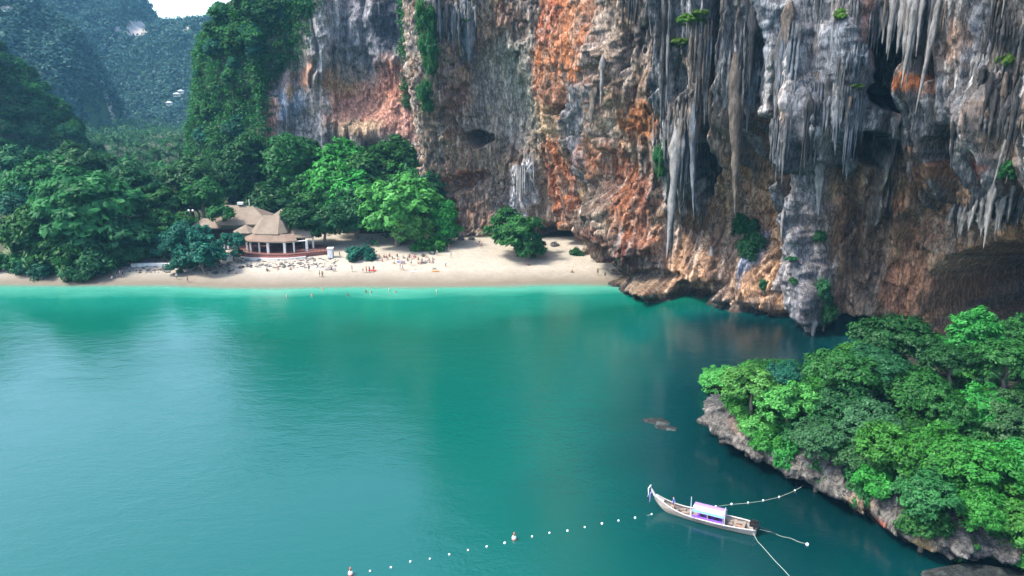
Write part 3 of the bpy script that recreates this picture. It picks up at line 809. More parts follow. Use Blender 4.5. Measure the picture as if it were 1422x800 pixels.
def skyline(pts, Yr):
    q = [at(a, b, Yr) for a, b in pts]
    return [p.x for p in q], [p.z for p in q]
SKY1 = skyline([(-260, -190), (-100, -150), (60, -90), (150, -45), (192, -14), (206, 6), (216, 24), (230, 33), (245, 30), (262, 27), (280, 22), (300, 16), (420, 0)], 1000)
def back_mount(x, y):
    z = np.interp(x, *SKY1) + 3 * fbm2(x / 18, x * 0, 430, 3)
    t_ = np.clip((y - 720) / 280, 0, 1); b_ = np.clip((1090 - y) / 90, 0, 1)
    prof = 0.12 * sstep(0, 0.2, t_) + 0.88 * sstep(0.05, 1.0, t_ + 0.10 * fbm2(x / 45, y / 80, 431, 3)) ** 1.1
    cl = cells2(x / 70, y / 60, 432)[2]
    return z * prof * b_ * (1 + 0.10 * ridged2(x / 48, y / 48, 433, 4) * (1 - sstep(0.8, 1, t_)) + 0.06 * (cl - 0.5)) - 5
SKY2 = skyline([(-260, -150), (-60, -60), (30, -14), (75, 12), (105, 34), (122, 62), (138, 96), (147, 120), (152, 150), (158, 190)], 640)
def mid_mount(x, y):
    z = np.interp(x, *SKY2) + 5 * fbm2(x / 14, x * 0, 440, 3)
    t_ = np.clip((y - 510) / 130, 0, 1); b_ = np.clip((700 - y) / 60, 0, 1)
    return z * sstep(0, 1.0, t_ + 0.12 * fbm2(x / 30, y / 40, 441, 3)) * b_ * (1 + 0.09 * ridged2(x / 34, y / 34, 442, 4) * (1 - sstep(0.75, 1, t_))) - 5
hill('hill', 'steep wooded hill rising behind the trees at the end of the beach', -460, -185, 235, 540, 4.0, left_hill, M['soil'])
hill('far_mountain', 'hazy blue karst mountain closing the valley', -1150, 20, 720, 1300, 7.0, back_mount, M['mountain'])
hill('karst_mountain', 'hazy karst mountain with a sheer flank behind the wooded hill', -760, -300, 505, 850, 5.0, mid_mount, M['mountain'])

def scatter_on(hf, x0, x1, y0, y1, n, rng, zmin=6):
    x = rng.uniform(x0, x1, n * 9); y = rng.uniform(y0, y1, n * 9); z = hf(x, y)
    e = 2.0
    sl = np.hypot(hf(x + e, y) - z, hf(x, y + e) - z) / e
    px, py = proj(x, y, z)
    k = np.where((z > zmin) & (bare_rock(x, y, z) < 0.45) & (rng.random(n * 9) < (0.25 + 0.25 * sl)) & (px > -30) & (px < 330) & (py > -80))[0][:n]
    return np.stack([x[k], y[k], z[k]], 1)

def wood(name, label, pts, rad, per, leaf, mat, seed, flat=0.7):
    rng = np.random.default_rng(seed)
    v, q, a = leaf_cloud(pts + rng.normal(size=pts.shape) * np.array([0.3, 0.3, 0.3]) * rad, rad * (0.6 + 0.8 * rng.random(len(pts))), per, leaf, rng, flat, None, 0.6)
    return tag(link(name, np_mesh(name, v, q, False, {'var': a}, mats=[mat])), label, 'woodland', kind='stuff')

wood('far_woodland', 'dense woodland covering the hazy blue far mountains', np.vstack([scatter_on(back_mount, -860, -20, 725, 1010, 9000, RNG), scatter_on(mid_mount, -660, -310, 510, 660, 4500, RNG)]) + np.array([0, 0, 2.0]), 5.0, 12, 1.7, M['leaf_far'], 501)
wood('hill_woodland', 'dense undergrowth between the trees of the wooded hill', scatter_on(left_hill, -420, -185, 240, 420, 4500, RNG, 2) + np.array([0, 0, 1.2]), 3.0, 14, 0.75, M['leaf_mid'], 502)

# undergrowth and creepers on the wooded buttress and wherever ledges of the wall carry plants
nzr = west_P.shape[1]
w = west_veg.copy(); w[:, :4] = 0
pxw, pyw = west_px.reshape(-1, nzr), west_py.reshape(-1, nzr)
w *= (pyw > -60) | (RNG.random(w.shape) < 0.15)
cand = np.argwhere(RNG.random(w.shape) < w * 0.15)
pts = west_P[cand[:, 0], cand[:, 1]] + west_N[cand[:, 0], cand[:, 1]] * RNG.uniform(0.2, 1.6, len(cand))[:, None]
if len(pts) > 11000: pts = pts[RNG.choice(len(pts), 11000, replace=False)]
wood('creeper_thicket', 'thick creepers and shrubs cloaking the wooded limestone buttress', pts, 1.45, 15, 0.42, M['leaf_mid'], 503, 0.8)

# low scrub on the valley floor and the slope under the rock-fall scar
n = 2600
vx, vy = RNG.uniform(-300, -25, n * 2), RNG.uniform(205, 520, n * 2)
k = (vx < -118) | (vy < 258)
k &= ~((vx > -112) & (vx < -40) & (vy < 216))
vx, vy = vx[k][:n], vy[k][:n]
wood('scrub', 'low scrub under the trees behind the beach', np.stack([vx, vy, height(vx, vy) + 1.0], 1), 2.6, 20, 0.5, M['leaf_dark'], 504)
# ------------------------------------------------------------------ trees that can be told apart
SHADE = {'leaf_dark': 'dark green', 'leaf_mid': 'green', 'leaf_bright': 'fresh green', 'leaf_light': 'light green', 'leaf_olive': 'olive green', 'leaf_teal': 'bluish green'}
SHAPE_W = {'far_dome': 'round', 'tall': 'tall narrow', 'far_fan': 'flat-topped', 'bush': 'bushy', 'hang': 'trailing'}
c_ = scatter_on(left_hill, -400, -188, 240, 400, 700, RNG, 4)
dcam = np.hypot(c_[:, 0], c_[:, 1])
sel = []
for i in np.argsort(dcam):
    if all((c_[i, 0] - c_[j, 0]) ** 2 + (c_[i, 1] - c_[j, 1]) ** 2 > 49 for j in sel): sel.append(i)
    if len(sel) >= 105: break
for i in sel:
    kd, lf = random.choice(['far_dome', 'far_dome', 'tall']), random.choice(['leaf_dark', 'leaf_mid', 'leaf_mid', 'leaf_bright'])
    plant('hill_tree', kd, (c_[i, 0], c_[i, 1], c_[i, 2] - 1.0), random.uniform(0.8, 1.35), lf, f"{SHADE[lf]} {SHAPE_W[kd]} tree {'high' if c_[i, 2] > 55 else 'halfway up' if c_[i, 2] > 25 else 'low'} on the wooded hill", 'tree', 'trees on the wooded hill')
# valley: palms with broad trees between them
def valley_spots(n, xa, xb, ya, yb, gap):
    out = []
    for _ in range(n * 30):
        y = random.uniform(ya, yb); pxl = random.uniform(xa, xb)
        p = at(pxl, 128, y)
        if float(left_hill(np.array(p.x), np.array(p.y))) > 6: continue
        if p.x > -122 and y > 245: continue
        if all((p.x - q[0]) ** 2 + (y - q[1]) ** 2 > gap * gap for q in out): out.append((p.x, y))
        if len(out) == n: break
    return out
for x, y in valley_spots(75, 60, 285, 262, 430, 6.5):
    lf = random.choice(['leaf_olive', 'leaf_olive', 'leaf_mid'])
    plant('coconut_palm', 'palm', (x, y, hz(x, y)), random.uniform(0.9, 1.35), lf, f"{SHADE[lf]} coconut palm in the valley grove {'close behind the beach trees' if y < 310 else 'halfway up the valley' if y < 370 else 'towards the far mountain'}", 'palm tree', 'palms of the valley grove', sz=random.uniform(0.8, 1.15))
for x, y in valley_spots(55, 0, 330, 226, 420, 8.0):
    kd, lf = random.choice(['far_dome', 'tall', 'far_fan']), random.choice(['leaf_dark', 'leaf_mid', 'leaf_mid', 'leaf_olive', 'leaf_light'])
    plant('valley_tree', kd, (x, y, hz(x, y)), random.uniform(0.8, 1.25), lf, f"{SHADE[lf]} {SHAPE_W[kd]} tree in the valley wood {'just behind the beach trees' if y < 290 else 'among the coconut palms'}", 'tree', 'broad trees of the valley wood')
# far palms, too many and too far to count
rng = np.random.default_rng(77)
fp = np.array(valley_spots(260, 60, 300, 430, 700, 4.0)); fz = height(fp[:, 0], fp[:, 1])
wood('far_palm_grove', 'far palm grove filling the valley floor under the hazy mountain', np.stack([fp[:, 0], fp[:, 1], fz + 11 + rng.normal(size=len(fp)) * 2], 1), 4.5, 50, 0.8, M['leaf_olive'], 505, 0.6)
# trees clinging to the wooded buttress
for _ in range(60):
    for _try in range(40):
        qx, qy = random.uniform(268, 425), random.uniform(-20, 215)
        p = on_west(qx, qy)
        if p.z < 70 and qx < np.interp(qy, [0, 60, 100, 215], [425, 408, 360, 355]) - 6: break
    kd, lf = random.choice(['bush', 'hang', 'bush', 'far_dome']), random.choice(['leaf_mid', 'leaf_mid', 'leaf_dark', 'leaf_teal'])
    plant('buttress_tree', kd, (p.x, p.y + 0.6, p.z - 1.2), random.uniform(0.75, 1.25), lf, f"small {SHADE[lf]} {SHAPE_W[kd]} tree clinging {'high' if p.z > 48 else 'low'} on the wooded limestone buttress", 'tree', 'trees clinging to the wooded buttress')

# beach front and slope, one by one: kind, px, py, distance, radius px, leaf, label
BEACH = [
    ('far_fan', 112, 290, 192, 62, 'leaf_mid', 'wide spreading green tree with layered branches at the left end of the beach'),
    ('far_dome', 62, 322, 187, 38, 'leaf_mid', 'round green tree beside the thatched hut'),
    ('far_fan', 150, 335, 187, 44, 'leaf_dark', 'dark layered tree hanging over the rubble bank'),
    ('far_dome', 92, 352, 182, 40, 'leaf_mid', 'low green tree with leaves down to the wet sand'),
    ('bush', 52, 374, 178, 28, 'leaf_teal', 'small shore shrub at the edge of the pale stones'),
    ('bush', 128, 368, 180, 34, 'leaf_dark', 'dark shrub at the foot of the spreading tree'),
    ('far_dome', 262, 330, 183, 30, 'leaf_teal', 'blue green tree standing in front of the restaurant left wing'),
    ('far_dome', 280, 356, 180, 34, 'leaf_teal', 'blue green tree bending down to the water edge'),
    ('bush', 250, 366, 180, 20, 'leaf_teal', 'blue green shrub on the sand by the water edge'),
    ('bush', 322, 336, 189, 18, 'leaf_teal', 'blue green shrub against the restaurant front columns'),
    ('bush', 330, 352, 187, 9, 'leaf_teal', 'little shrub at the restaurant terrace corner'),
    ('far_fan', 215, 338, 194, 26, 'leaf_teal', 'bluish tree over the low white wall'),
    ('bush', 205, 352, 190, 16, 'leaf_dark', 'dark shrub behind the rubble bank'),
    ('bush', 305, 297, 200, 15, 'leaf_mid', 'green bush growing between the thatched roofs'),
    ('far_dome', 418, 305, 203, 27, 'leaf_dark', 'dark round tree leaning over the restaurant right end'),
    ('far_dome', 450, 312, 204, 26, 'leaf_dark', 'dark tree over the terrace end by the white kiosk'),
    ('bush', 500, 354, 190, 20, 'leaf_teal', 'rounded shrub standing alone on the sand'),
    ('far_dome', 548, 290, 205, 44, 'leaf_light', 'bright light green tree at the back of the beach'),
    ('far_dome', 575, 318, 202, 26, 'leaf_light', 'lower light green tree beside the crowd under the leaves'),
    ('tall', 612, 312, 206, 22, 'leaf_bright', 'narrow green tree next to the cliff foot'),
    ('bush', 596, 342, 200, 18, 'leaf_bright', 'fresh green bush over the crowd at the beach back'),
    ('far_dome', 716, 326, 193, 34, 'leaf_mid', 'dark green tree standing on the open sand under the cliff'),
    ('bush', 735, 345, 191, 18, 'leaf_mid', 'green bush at the foot of the tree on open sand'),
    ('bush', 802, 352, 196, 10, 'leaf_dark', 'small dark bush at the mouth of the low rock arch'),
    ('far_dome', 495, 300, 212, 34, 'leaf_dark', 'dark tree behind the rounded beach shrub'),
    ('far_dome', 470, 240, 232, 46, 'leaf_bright', 'large bright green tree below the rock-fall scar'),
    ('far_dome', 530, 225, 236, 48, 'leaf_mid', 'broad green tree right below the rock-fall scar'),
    ('far_dome', 565, 245, 228, 34, 'leaf_mid', 'green tree between scar and light green tree'),
    ('far_dome', 500, 262, 224, 42, 'leaf_bright', 'bright tree in the middle of the wooded slope'),
    ('far_dome', 440, 262, 226, 36, 'leaf_mid', 'green tree on the slope above the dark terrace trees'),
    ('tall', 400, 225, 238, 36, 'leaf_mid', 'tall green tree under the pale flutes of the wall'),
    ('far_dome', 385, 262, 226, 34, 'leaf_dark', 'dark tree directly behind the thatched roofs'),
    ('tall', 350, 235, 236, 30, 'leaf_dark', 'tall dark tree behind the main roof ridge'),
    ('tall', 318, 250, 232, 26, 'leaf_dark', 'tall dark tree behind the left end of the main roof'),
    ('far_dome', 280, 272, 218, 24, 'leaf_mid', 'green tree by the pair of lamp globes'),
    ('far_dome', 262, 250, 226, 30, 'leaf_olive', 'olive green tree behind the restaurant left wing'),
    ('far_fan', 215, 285, 212, 34, 'leaf_mid', 'green layered tree over the shaded gap'),
    ('far_dome', 180, 265, 216, 34, 'leaf_dark', 'dark tree behind the wide spreading tree'),
    ('far_dome', 30, 290, 205, 36, 'leaf_teal', 'bluish tree behind the thatched hut'),
    ('far_dome', 8, 325, 192, 20, 'leaf_mid', 'green tree overhanging the thatched hut'),
    ('far_dome', 60, 262, 215, 38, 'leaf_mid', 'green tree rising behind the hut trees'),
    ('far_dome', 15, 235, 235, 36, 'leaf_dark', 'dark tree at the foot of the wooded hill'),
    ('far_dome', 110, 238, 232, 34, 'leaf_olive', 'olive tree above the wide spreading tree'),
    ('far_dome', 548, 200, 246, 30, 'leaf_mid', 'green tree against the foot of the pink scar'),
    ('far_dome', 470, 205, 246, 30, 'leaf_bright', 'bright tree high on the slope at the scar edge'),
    ('far_dome', 420, 195, 247, 26, 'leaf_mid', 'green tree at the foot of the blue grey flutes'),
    ('bush', 178, 352, 186, 20, 'leaf_dark', 'dark shrub on the bank beside the whitewashed wall'),
    ('bush', 232, 346, 190, 20, 'leaf_teal', 'blue green shrub behind the whitewashed wall'),
    ('bush', 12, 366, 182, 18, 'leaf_mid', 'green shrub in front of the thatched hut'),
    ('far_dome', 240, 318, 200, 26, 'leaf_mid', 'green tree filling the gap left of the restaurant'),
    ('tall', 592, 275, 219, 22, 'leaf_dark', 'dark narrow tree tucked against the cliff edge'),
]
for kind, qx, qy, Yd, r, leaf, lab in BEACH:
    if Yd > 222 and qx > 360: qy += 20
    plant_px({'bush': 'shrub'}.get(kind, 'tree'), kind, qx, qy, Yd, r * (0.95 if leaf == 'leaf_teal' else 1.25 if qx < 205 else 1.15), leaf, lab, 'shrub' if kind == 'bush' else 'tree')

# ------------------------------------------------------------------ headland at the right
out_px = [(1640, 810), (1500, 800), (1400, 796), (1330, 789), (1285, 776), (1250, 760), (1222, 742), (1195, 722), (1168, 702), (1140, 690), (1105, 676), (1075, 664), (1045, 650), (1018, 634), (998, 618), (994, 604)]
outl = [ground(a, b) for a, b in out_px]
back = [Vector((28.6, 94.5, 0)), Vector((34, 101, 0)), Vector((44, 106, 0)), Vector((54, 111, 0)), Vector((66, 117, 0)), Vector((84, 119, 0))]
ring = outl + back
xy, s_ = spline([(p.x, p.y, 1.0) for p in ring], 0.35)
axis = [(33.5, 91.0), (42, 89), (55, 86), (82, 84)]
ax = np.array(axis)
# each outline point faces the nearest axis point
tt = np.linspace(0, 1, 200); axd = np.stack([np.interp(tt, [0, .25, .6, 1], ax[:, 0]), np.interp(tt, [0, .25, .6, 1], ax[:, 1])], 1)
ni = np.argmin(((xy[:, None, :] - axd[None]) ** 2).sum(2), 1).astype(float)
ker = np.hanning(41); ker /= ker.sum(); ni = np.convolve(np.pad(ni, 20, mode='edge'), ker, 'valid')
A = np.stack([np.interp(ni, np.arange(200), axd[:, 0]), np.interp(ni, np.arange(200), axd[:, 1])], 1)
far = ni / 199
rimh = 4.8 - 0.9 * far + 1.1 * fbm2(s_ / 9, s_ * 0, 601, 3)
toph = 5.6 + 2.0 * far
tv = np.concatenate([np.linspace(-0.12, 0.0, 14), np.linspace(0.0, 0.12, 10)[1:], np.linspace(0.12, 1, 40)[1:]])
rows_n = np.concatenate([np.linspace(-2.5, 1.0, 60)])
K = []
nrm = xy - A; nrm /= np.linalg.norm(nrm, axis=1)[:, None]
zrow = np.linspace(0, 1, 46)
Pz, Px, Py = [], [], []
for f in zrow:                                    # the steep rock flank, cut back at the water line
    z = -2.5 + (rimh + 2.5) * f
    back_ = -3.2 * np.exp(-((z - 0.0) / 1.1) ** 2) + 1.0 * np.exp(-((z - 2.4) / 1.5) ** 2) - 2.6 * sstep(0.55, 1.0, f) ** 2
    rg = 2.0 * fbm2(s_ / 5.0, z / 3.5, 611, 4) + 1.2 * ridged2(s_ / 2.3, z / 3.0, 612, 3) + 1.6 * (cells2(s_ / 1.5, z / 1.3, 613)[2] - 0.5)
    o = back_ + rg
    Px.append(xy[:, 0] + nrm[:, 0] * o); Py.append(xy[:, 1] + nrm[:, 1] * o); Pz.append(z)
for f in np.linspace(0, 1, 30)[1:]:
    x = Px[45] + (A[:, 0] - Px[45]) * f; y = Py[45] + (A[:, 1] - Py[45]) * f
    z = rimh + (toph - rimh) * np.sin(f * math.pi / 2) + 0.5 * fbm2(x / 2.5, y / 2.5, 614, 3) * (1 - f)
    Px.append(x); Py.append(y); Pz.append(z)
HX, HY, HZ = np.array(Px).T, np.array(Py).T, np.array(Pz).T
n1 = fbm2(HX / 3 + HY / 7, HZ / 2.4, 621, 4); n2 = fbm2(HX / 1.2 + HY / 2, HZ / 1.0, 622, 3)
col = np.zeros(HX.shape + (3,)) + L(84, 84, 84)
put(col, sstep(-0.1, 0.4, n1), L(112, 108, 102)); put(col, sstep(0.1, 0.45, -n1) * 0.7, L(48, 48, 54))
hp, hq = proj(HX, HY, HZ)
put(col, blob(hp + 5 * n2, hq + 5 * n1, 1035, 590, 32, 22, 0, 0.6) * 0.7, L(178, 150, 134))
put(col, blob(hp + 5 * n2, hq + 5 * n1, 1222, 738, 15, 22, -15, 0.5) * 0.95, L(150, 78, 58))
put(col, blob(hp + 5 * n2, hq + 5 * n1, 1195, 700, 26, 22, 0, 0.6) * 0.7, L(168, 140, 112))
put(col, blob(hp, hq, 1280, 760, 26, 20, 0, 0.6) * 0.6, L(176, 146, 90))
put(col, np.exp(-((HZ - 0.1) / 0.75) ** 2) * 0.9, L(26, 26, 28))
soil = sstep(0.3, 0.8, (np.arange(HX.shape[1])[None] - 42) / 10 + 0.8 * n2)
put(col, soil * 0.85, np.array((0.05, 0.06, 0.03)))
col *= 1 + 0.35 * n2[..., None]
head = link('headland', np_mesh('headland', np.stack([HX.ravel(), HY.ravel(), HZ.ravel()], 1), grid_faces(*HX.shape, flip=False), True, cols={'paint': np.clip(col, 0.006, 0.8).reshape(-1, 3)}, mats=[M['cliff']]))
tag(head, 'low grey limestone headland under dense green trees', kind='structure')
hflat = np.stack([HX.ravel(), HY.ravel(), HZ.ravel()], 1)
def head_z(x, y):
    k = np.argmin((hflat[:, 0] - x) ** 2 + (hflat[:, 1] - y) ** 2 + 0.02 * (hflat[:, 2] < 2) * 50)
    return float(hflat[k, 2])

HEAD = [
    ('dome', 1001, 530, 105, 27, 'leaf_light', 'light green tree leaning out over the water from the headland tip'),
    ('dome', 1046, 540, 105, 40, 'leaf_light', 'light green tree on top of the headland tip'),
    ('dome', 1096, 562, 103, 40, 'leaf_light', 'light green tree between headland tip and dark shrubs'),
    ('bush', 1058, 596, 101, 28, 'leaf_light', 'light green shrub spilling over the grey headland rock'),
    ('bush', 1108, 606, 99, 26, 'leaf_mid', 'green shrub hanging down the grey rock face'),
    ('dome', 1090, 522, 109, 24, 'leaf_teal', 'small bluish tree behind the light green trees'),
    ('fan', 1172, 510, 109, 48, 'leaf_mid', 'green layered tree at the back of the headland'),
    ('fan', 1236, 468, 111, 52, 'leaf_dark', 'tall dark feathery tree in front of the blue grey pillar'),
    ('fan', 1215, 505, 108, 40, 'leaf_dark', 'dark feathery tree below the tall dark one'),
    ('dome', 1172, 565, 102, 40, 'leaf_dark', 'dark round tree in the middle of the headland'),
    ('dome', 1140, 610, 97, 36, 'leaf_olive', 'dull green tree above the sheer grey rock'),
    ('bush', 1150, 655, 92, 28, 'leaf_mid', 'green bush hanging to the dark gap in the rock'),
    ('bush', 1180, 632, 93, 30, 'leaf_mid', 'green bush above the dark gap in the rock'),
    ('tall', 1348, 470, 108, 32, 'leaf_bright', 'bright green tree standing before the black cave'),
    ('dome', 1322, 505, 104, 36, 'leaf_dark', 'dark tree at the foot of the bright cave tree'),
    ('dome', 1262, 545, 100, 50, 'leaf_mid', 'wide green tree at the centre of the headland'),
    ('dome', 1205, 590, 97, 40, 'leaf_olive', 'dull green tree beside the wide central tree'),
    ('dome', 1398, 505, 99, 44, 'leaf_mid', 'green tree below the cave mouth at the cliff side'),
    ('dome', 1420, 470, 103, 36, 'leaf_mid', 'green tree touching the cave wall'),
    ('dome', 1365, 568, 93, 38, 'leaf_bright', 'bright green tree among dull ones'),
    ('dome', 1405, 580, 92, 44, 'leaf_olive', 'dull olive tree beside the bright one'),
    ('dome', 1315, 570, 95, 38, 'leaf_mid', 'green tree left of the bright green one'),
    ('dome', 1245, 625, 90, 48, 'leaf_bright', 'broad fresh green tree over the rock with the red hollow'),
    ('dome', 1305, 632, 87, 48, 'leaf_bright', 'broad fresh green tree in the middle of the seaward slope'),
    ('dome', 1365, 645, 84, 48, 'leaf_bright', 'fresh green tree higher on the seaward slope'),
    ('dome', 1425, 650, 84, 46, 'leaf_bright', 'fresh green tree at the upper end of the seaward slope'),
    ('bush', 1225, 668, 86, 34, 'leaf_bright', 'fresh green shrub over the pale rock edge'),
    ('dome', 1290, 690, 80, 44, 'leaf_mid', 'green tree hanging above the yellow stained rock'),
    ('dome', 1345, 705, 77, 44, 'leaf_bright', 'fresh green tree low on the seaward slope'),
    ('bush', 1318, 742, 74, 36, 'leaf_mid', 'green shrub trailing down to the black notch'),
    ('bush', 1375, 738, 74, 34, 'leaf_mid', 'green shrub beside the dark cleft'),
    ('dome', 1412, 712, 76, 46, 'leaf_bright', 'vivid green tree above the dark cleft'),
    ('dome', 1420, 765, 71, 38, 'leaf_bright', 'vivid green shrub-like tree low beside the dark cleft'),
    ('bush', 1072, 566, 103, 18, 'leaf_bright', 'small bright bush on the bare earth of the tip'),
    ('bush', 1265, 600, 93, 34, 'leaf_mid', 'green bush between the two broad fresh trees'),
    ('bush', 1390, 610, 88, 36, 'leaf_mid', 'green bush behind the fresh upper tree'),
]
for kind, qx, qy, Yd, r, leaf, lab in HEAD:
    zc, off = 14.0, {'bush': 1.3, 'tall': 5.5, 'fan': 6.5}.get(kind, 3.4 if qy > 540 else 5.5)
    while zc > 1.5:                                   # where the line of sight comes down to the canopy over firm ground
        p = ground(qx, qy, zc); Yd = p.y
        kk = np.argmin((hflat[:, 0] - p.x) ** 2 + (hflat[:, 1] - p.y) ** 2)
        if kk % HX.shape[1] > 40 and zc - hflat[kk, 2] <= off: break
        zc -= 0.15
    plant_px('shrub' if kind == 'bush' else 'tree', kind, qx, qy, Yd, r, leaf, lab, 'shrub' if kind == 'bush' else 'tree', gz=hflat[kk, 2] - 0.3)
# small shrubs filling the gaps on the headland
cnt = 0
for _ in range(900):
    k = random.randrange(len(hflat)); x, y, z = hflat[k]
    a_, b_ = proj(np.array([x]), np.array([y]), np.array([z]))
    if z < 3.0 or a_[0] > 1440 or (a_[0] < 1140 and b_[0] > 590) or k % HX.shape[1] < (47 if random.random() < 0.8 else 38): continue
    lf = random.choice(['leaf_mid', 'leaf_dark', 'leaf_olive', 'leaf_bright'])
    plant('shrub', 'bush', (x, y, z - 0.4), random.uniform(0.8, 1.35), lf, f"small {SHADE[lf]} shrub between the headland trees {'near the tip' if x < 42 else 'on the cliff side' if y > 92 else 'on the seaward slope' if y < 80 else 'along the crest'}", 'shrub', 'low shrubs of the headland')
    cnt += 1
    if cnt >= 130: break

# creepers spilling over the rim of the rock
random.seed(12)
for j in range(30):
    i = random.randrange(30, HX.shape[0] - 60); r_ = random.randrange(33, 46)
    x, y, z = HX[i, r_], HY[i, r_], HZ[i, r_]
    a_, b_ = proj(np.array([x]), np.array([y]), np.array([z]))
    if a_[0] < 1060 or a_[0] > 1430: continue
    lf = random.choice(['leaf_mid', 'leaf_bright', 'leaf_olive'])
    plant('creeper', 'hang', (x, y, z - 2.2), random.uniform(0.7, 1.2), lf, f"{SHADE[lf]} creeper spilling over the rock rim of the headland", 'creeper', 'creepers on the headland rim')

# shrubs and ferns rooted in the cliff
for kind, qx, qy, r, leaf, lab, sz in [
    ('bush', 960, 32, 17, 'leaf_yellow', 'yellow green ferns on the sloping ledge of the stalactite wall', 0.7), ('bush', 945, 55, 14, 'leaf_yellow', 'yellow green ferns at the lower end of the sloping ledge', 0.7), ('bush', 974, 15, 11, 'leaf_yellow', 'small yellow green ferns at the upper end of the sloping ledge', 0.7),
    ('hang', 912, 215, 9, 'leaf_mid', 'narrow green creeper hanging beside a pale stalactite', 1.9), ('hang', 914, 240, 8, 'leaf_mid', 'lower end of the green creeper curtain by a pale stalactite', 1.6),
    ('hang', 1032, 318, 20, 'leaf_dark', 'dark green bush hanging in the recess under the overhang', 1.0), ('hang', 1048, 338, 20, 'leaf_dark', 'dark green creeper below the bush in the recess', 1.0), ('bush', 1098, 356, 8, 'leaf_dark', 'small green tuft on the tan lower wall', 0.8), ('bush', 1098, 385, 8, 'leaf_dark', 'second small green tuft lower on the tan wall', 0.8), ('hang', 1058, 392, 9, 'leaf_dark', 'little green creeper at the foot of the blue grey flowstone', 1.2),
    ('hang', 1145, 405, 15, 'leaf_dark', 'dark green creeper on the lower blue grey pillar', 1.5), ('hang', 1148, 435, 15, 'leaf_dark', 'creeper at the base of the blue grey pillar', 1.5), ('hang', 1142, 330, 8, 'leaf_dark', 'thin dark creeper halfway up the blue grey pillar', 1.5),
    ('bush', 1168, 18, 11, 'leaf_yellow', 'yellow green ferns high on the blue grey drapery', 1.2), ('bush', 1192, 124, 8, 'leaf_yellow', 'tiny yellow green fern tuft on the drapery edge', 0.6), ('bush', 1393, 88, 11, 'leaf_yellow', 'yellow green ferns beside the pale tan rock patch', 1.2),
    ('hang', 1403, 240, 11, 'leaf_mid', 'green creeper beside the red stained rock', 1.3), ('bush', 650, 32, 10, 'leaf_olive', 'dull ferns on the ledge over the blue grey flowstone', 0.5), ('hang', 603, 25, 10, 'leaf_mid', 'green creeper on the outer edge of the cliff', 2.0), ('hang', 590, 20, 15, 'leaf_mid', 'topmost green creeper of the strip on the cliff edge', 1.8), ('hang', 592, 90, 12, 'leaf_mid', 'green creeper in the middle of the strip on the cliff edge', 1.8), ('hang', 590, 150, 9, 'leaf_mid', 'lowest green creeper of the strip on the cliff edge', 1.5), ('hang', 592, 55, 14, 'leaf_mid', 'thick green creeper in the gully beside the cliff edge', 1.8), ('hang', 588, 122, 11, 'leaf_mid', 'green creeper low in the gully beside the cliff edge', 1.6)]:
    p = on_cliff(qx, qy)
    k = KIND[kind][0]; dd = p.y * CP - (p.z - CAM_H) * SP; s = r * dd / F / k['rx']
    plant('cliff_shrub' if kind == 'bush' else 'creeper', kind, (p.x, p.y - 0.1, p.z - k['mid'] * s * sz), s, leaf, lab, 'shrub' if kind == 'bush' else 'creeper', sz=sz)
# ------------------------------------------------------------------ stalactites: parts of the cliff
def flow_mat(name, dark, mid, pale):
    t = NT(name)
    geo = t.n('NewGeometry'); mp = t.n('Mapping'); mp.inputs['Scale'].default_value = (1, 1, 0.3); t.l(geo.outputs['Position'], mp.inputs['Vector'])
    n = t.noise(1.5, 8, 0.75, mp.outputs[0])
    c = t.ramp(n, [(0.34, dark), (0.5, mid), (0.68, pale)])
    return t.fin(c, 0.75, t.bump(t.noise(2.2, 8, 0.75, mp.outputs[0]), 1.0, 0.6), 0.3)
FLOW = [flow_mat('flowstone_grey', (0.018, 0.018, 0.02), (0.085, 0.088, 0.092), (0.25, 0.25, 0.25)), flow_mat('flowstone_blue', (0.03, 0.033, 0.04), (0.11, 0.125, 0.145), (0.24, 0.26, 0.29)), flow_mat('flowstone_tan', (0.03, 0.025, 0.02), (0.14, 0.11, 0.088), (0.30, 0.25, 0.20)), flow_mat('flowstone_dark', (0.008, 0.008, 0.009), (0.03, 0.03, 0.032), (0.12, 0.115, 0.11)), flow_mat('flowstone_pale', (0.09, 0.088, 0.085), (0.24, 0.23, 0.22), (0.42, 0.40, 0.38))]
def stal_mesh(seed):
    """unit stalactite: hangs from z=0 to z=-1, radius about 1, knobbly, fluted, tapering in steps"""
    rng = np.random.default_rng(seed); nr, ns = 16, 10
    V = []
    bx, by = rng.normal() * 0.5, rng.normal() * 0.5
    fl = 1 + 0.22 * rng.normal(size=ns)
    for i in range(nr):
        f = i / (nr - 1)
        r = min(1.0, 0.25 + f * 5) * (1 - f) ** 0.8 * (1.15 + 0.28 * math.sin(f * 19 + seed) * (1 - f)) + 0.03
        for k in range(ns):
            a = 2 * math.pi * k / ns
            q = r * fl[k] * (1 + 0.12 * rng.normal())
            V.append((q * math.cos(a) + bx * f * f * 0.6, q * math.sin(a) * 0.8 + by * f * f * 0.6, -f))
    Fc = [(i * ns + k, i * ns + (k + 1) % ns, (i + 1) * ns + (k + 1) % ns, (i + 1) * ns + k) for i in range(nr - 1) for k in range(ns)]
    me = bpy.data.meshes.new('stalactite'); me.from_pydata(V, [], [f[::-1] for f in Fc]); me.materials.append(FLOW[0])
    me.polygons.foreach_set('use_smooth', [True] * len(me.polygons)); me.update()
    return me
STAL = [stal_mesh(s) for s in range(10)]

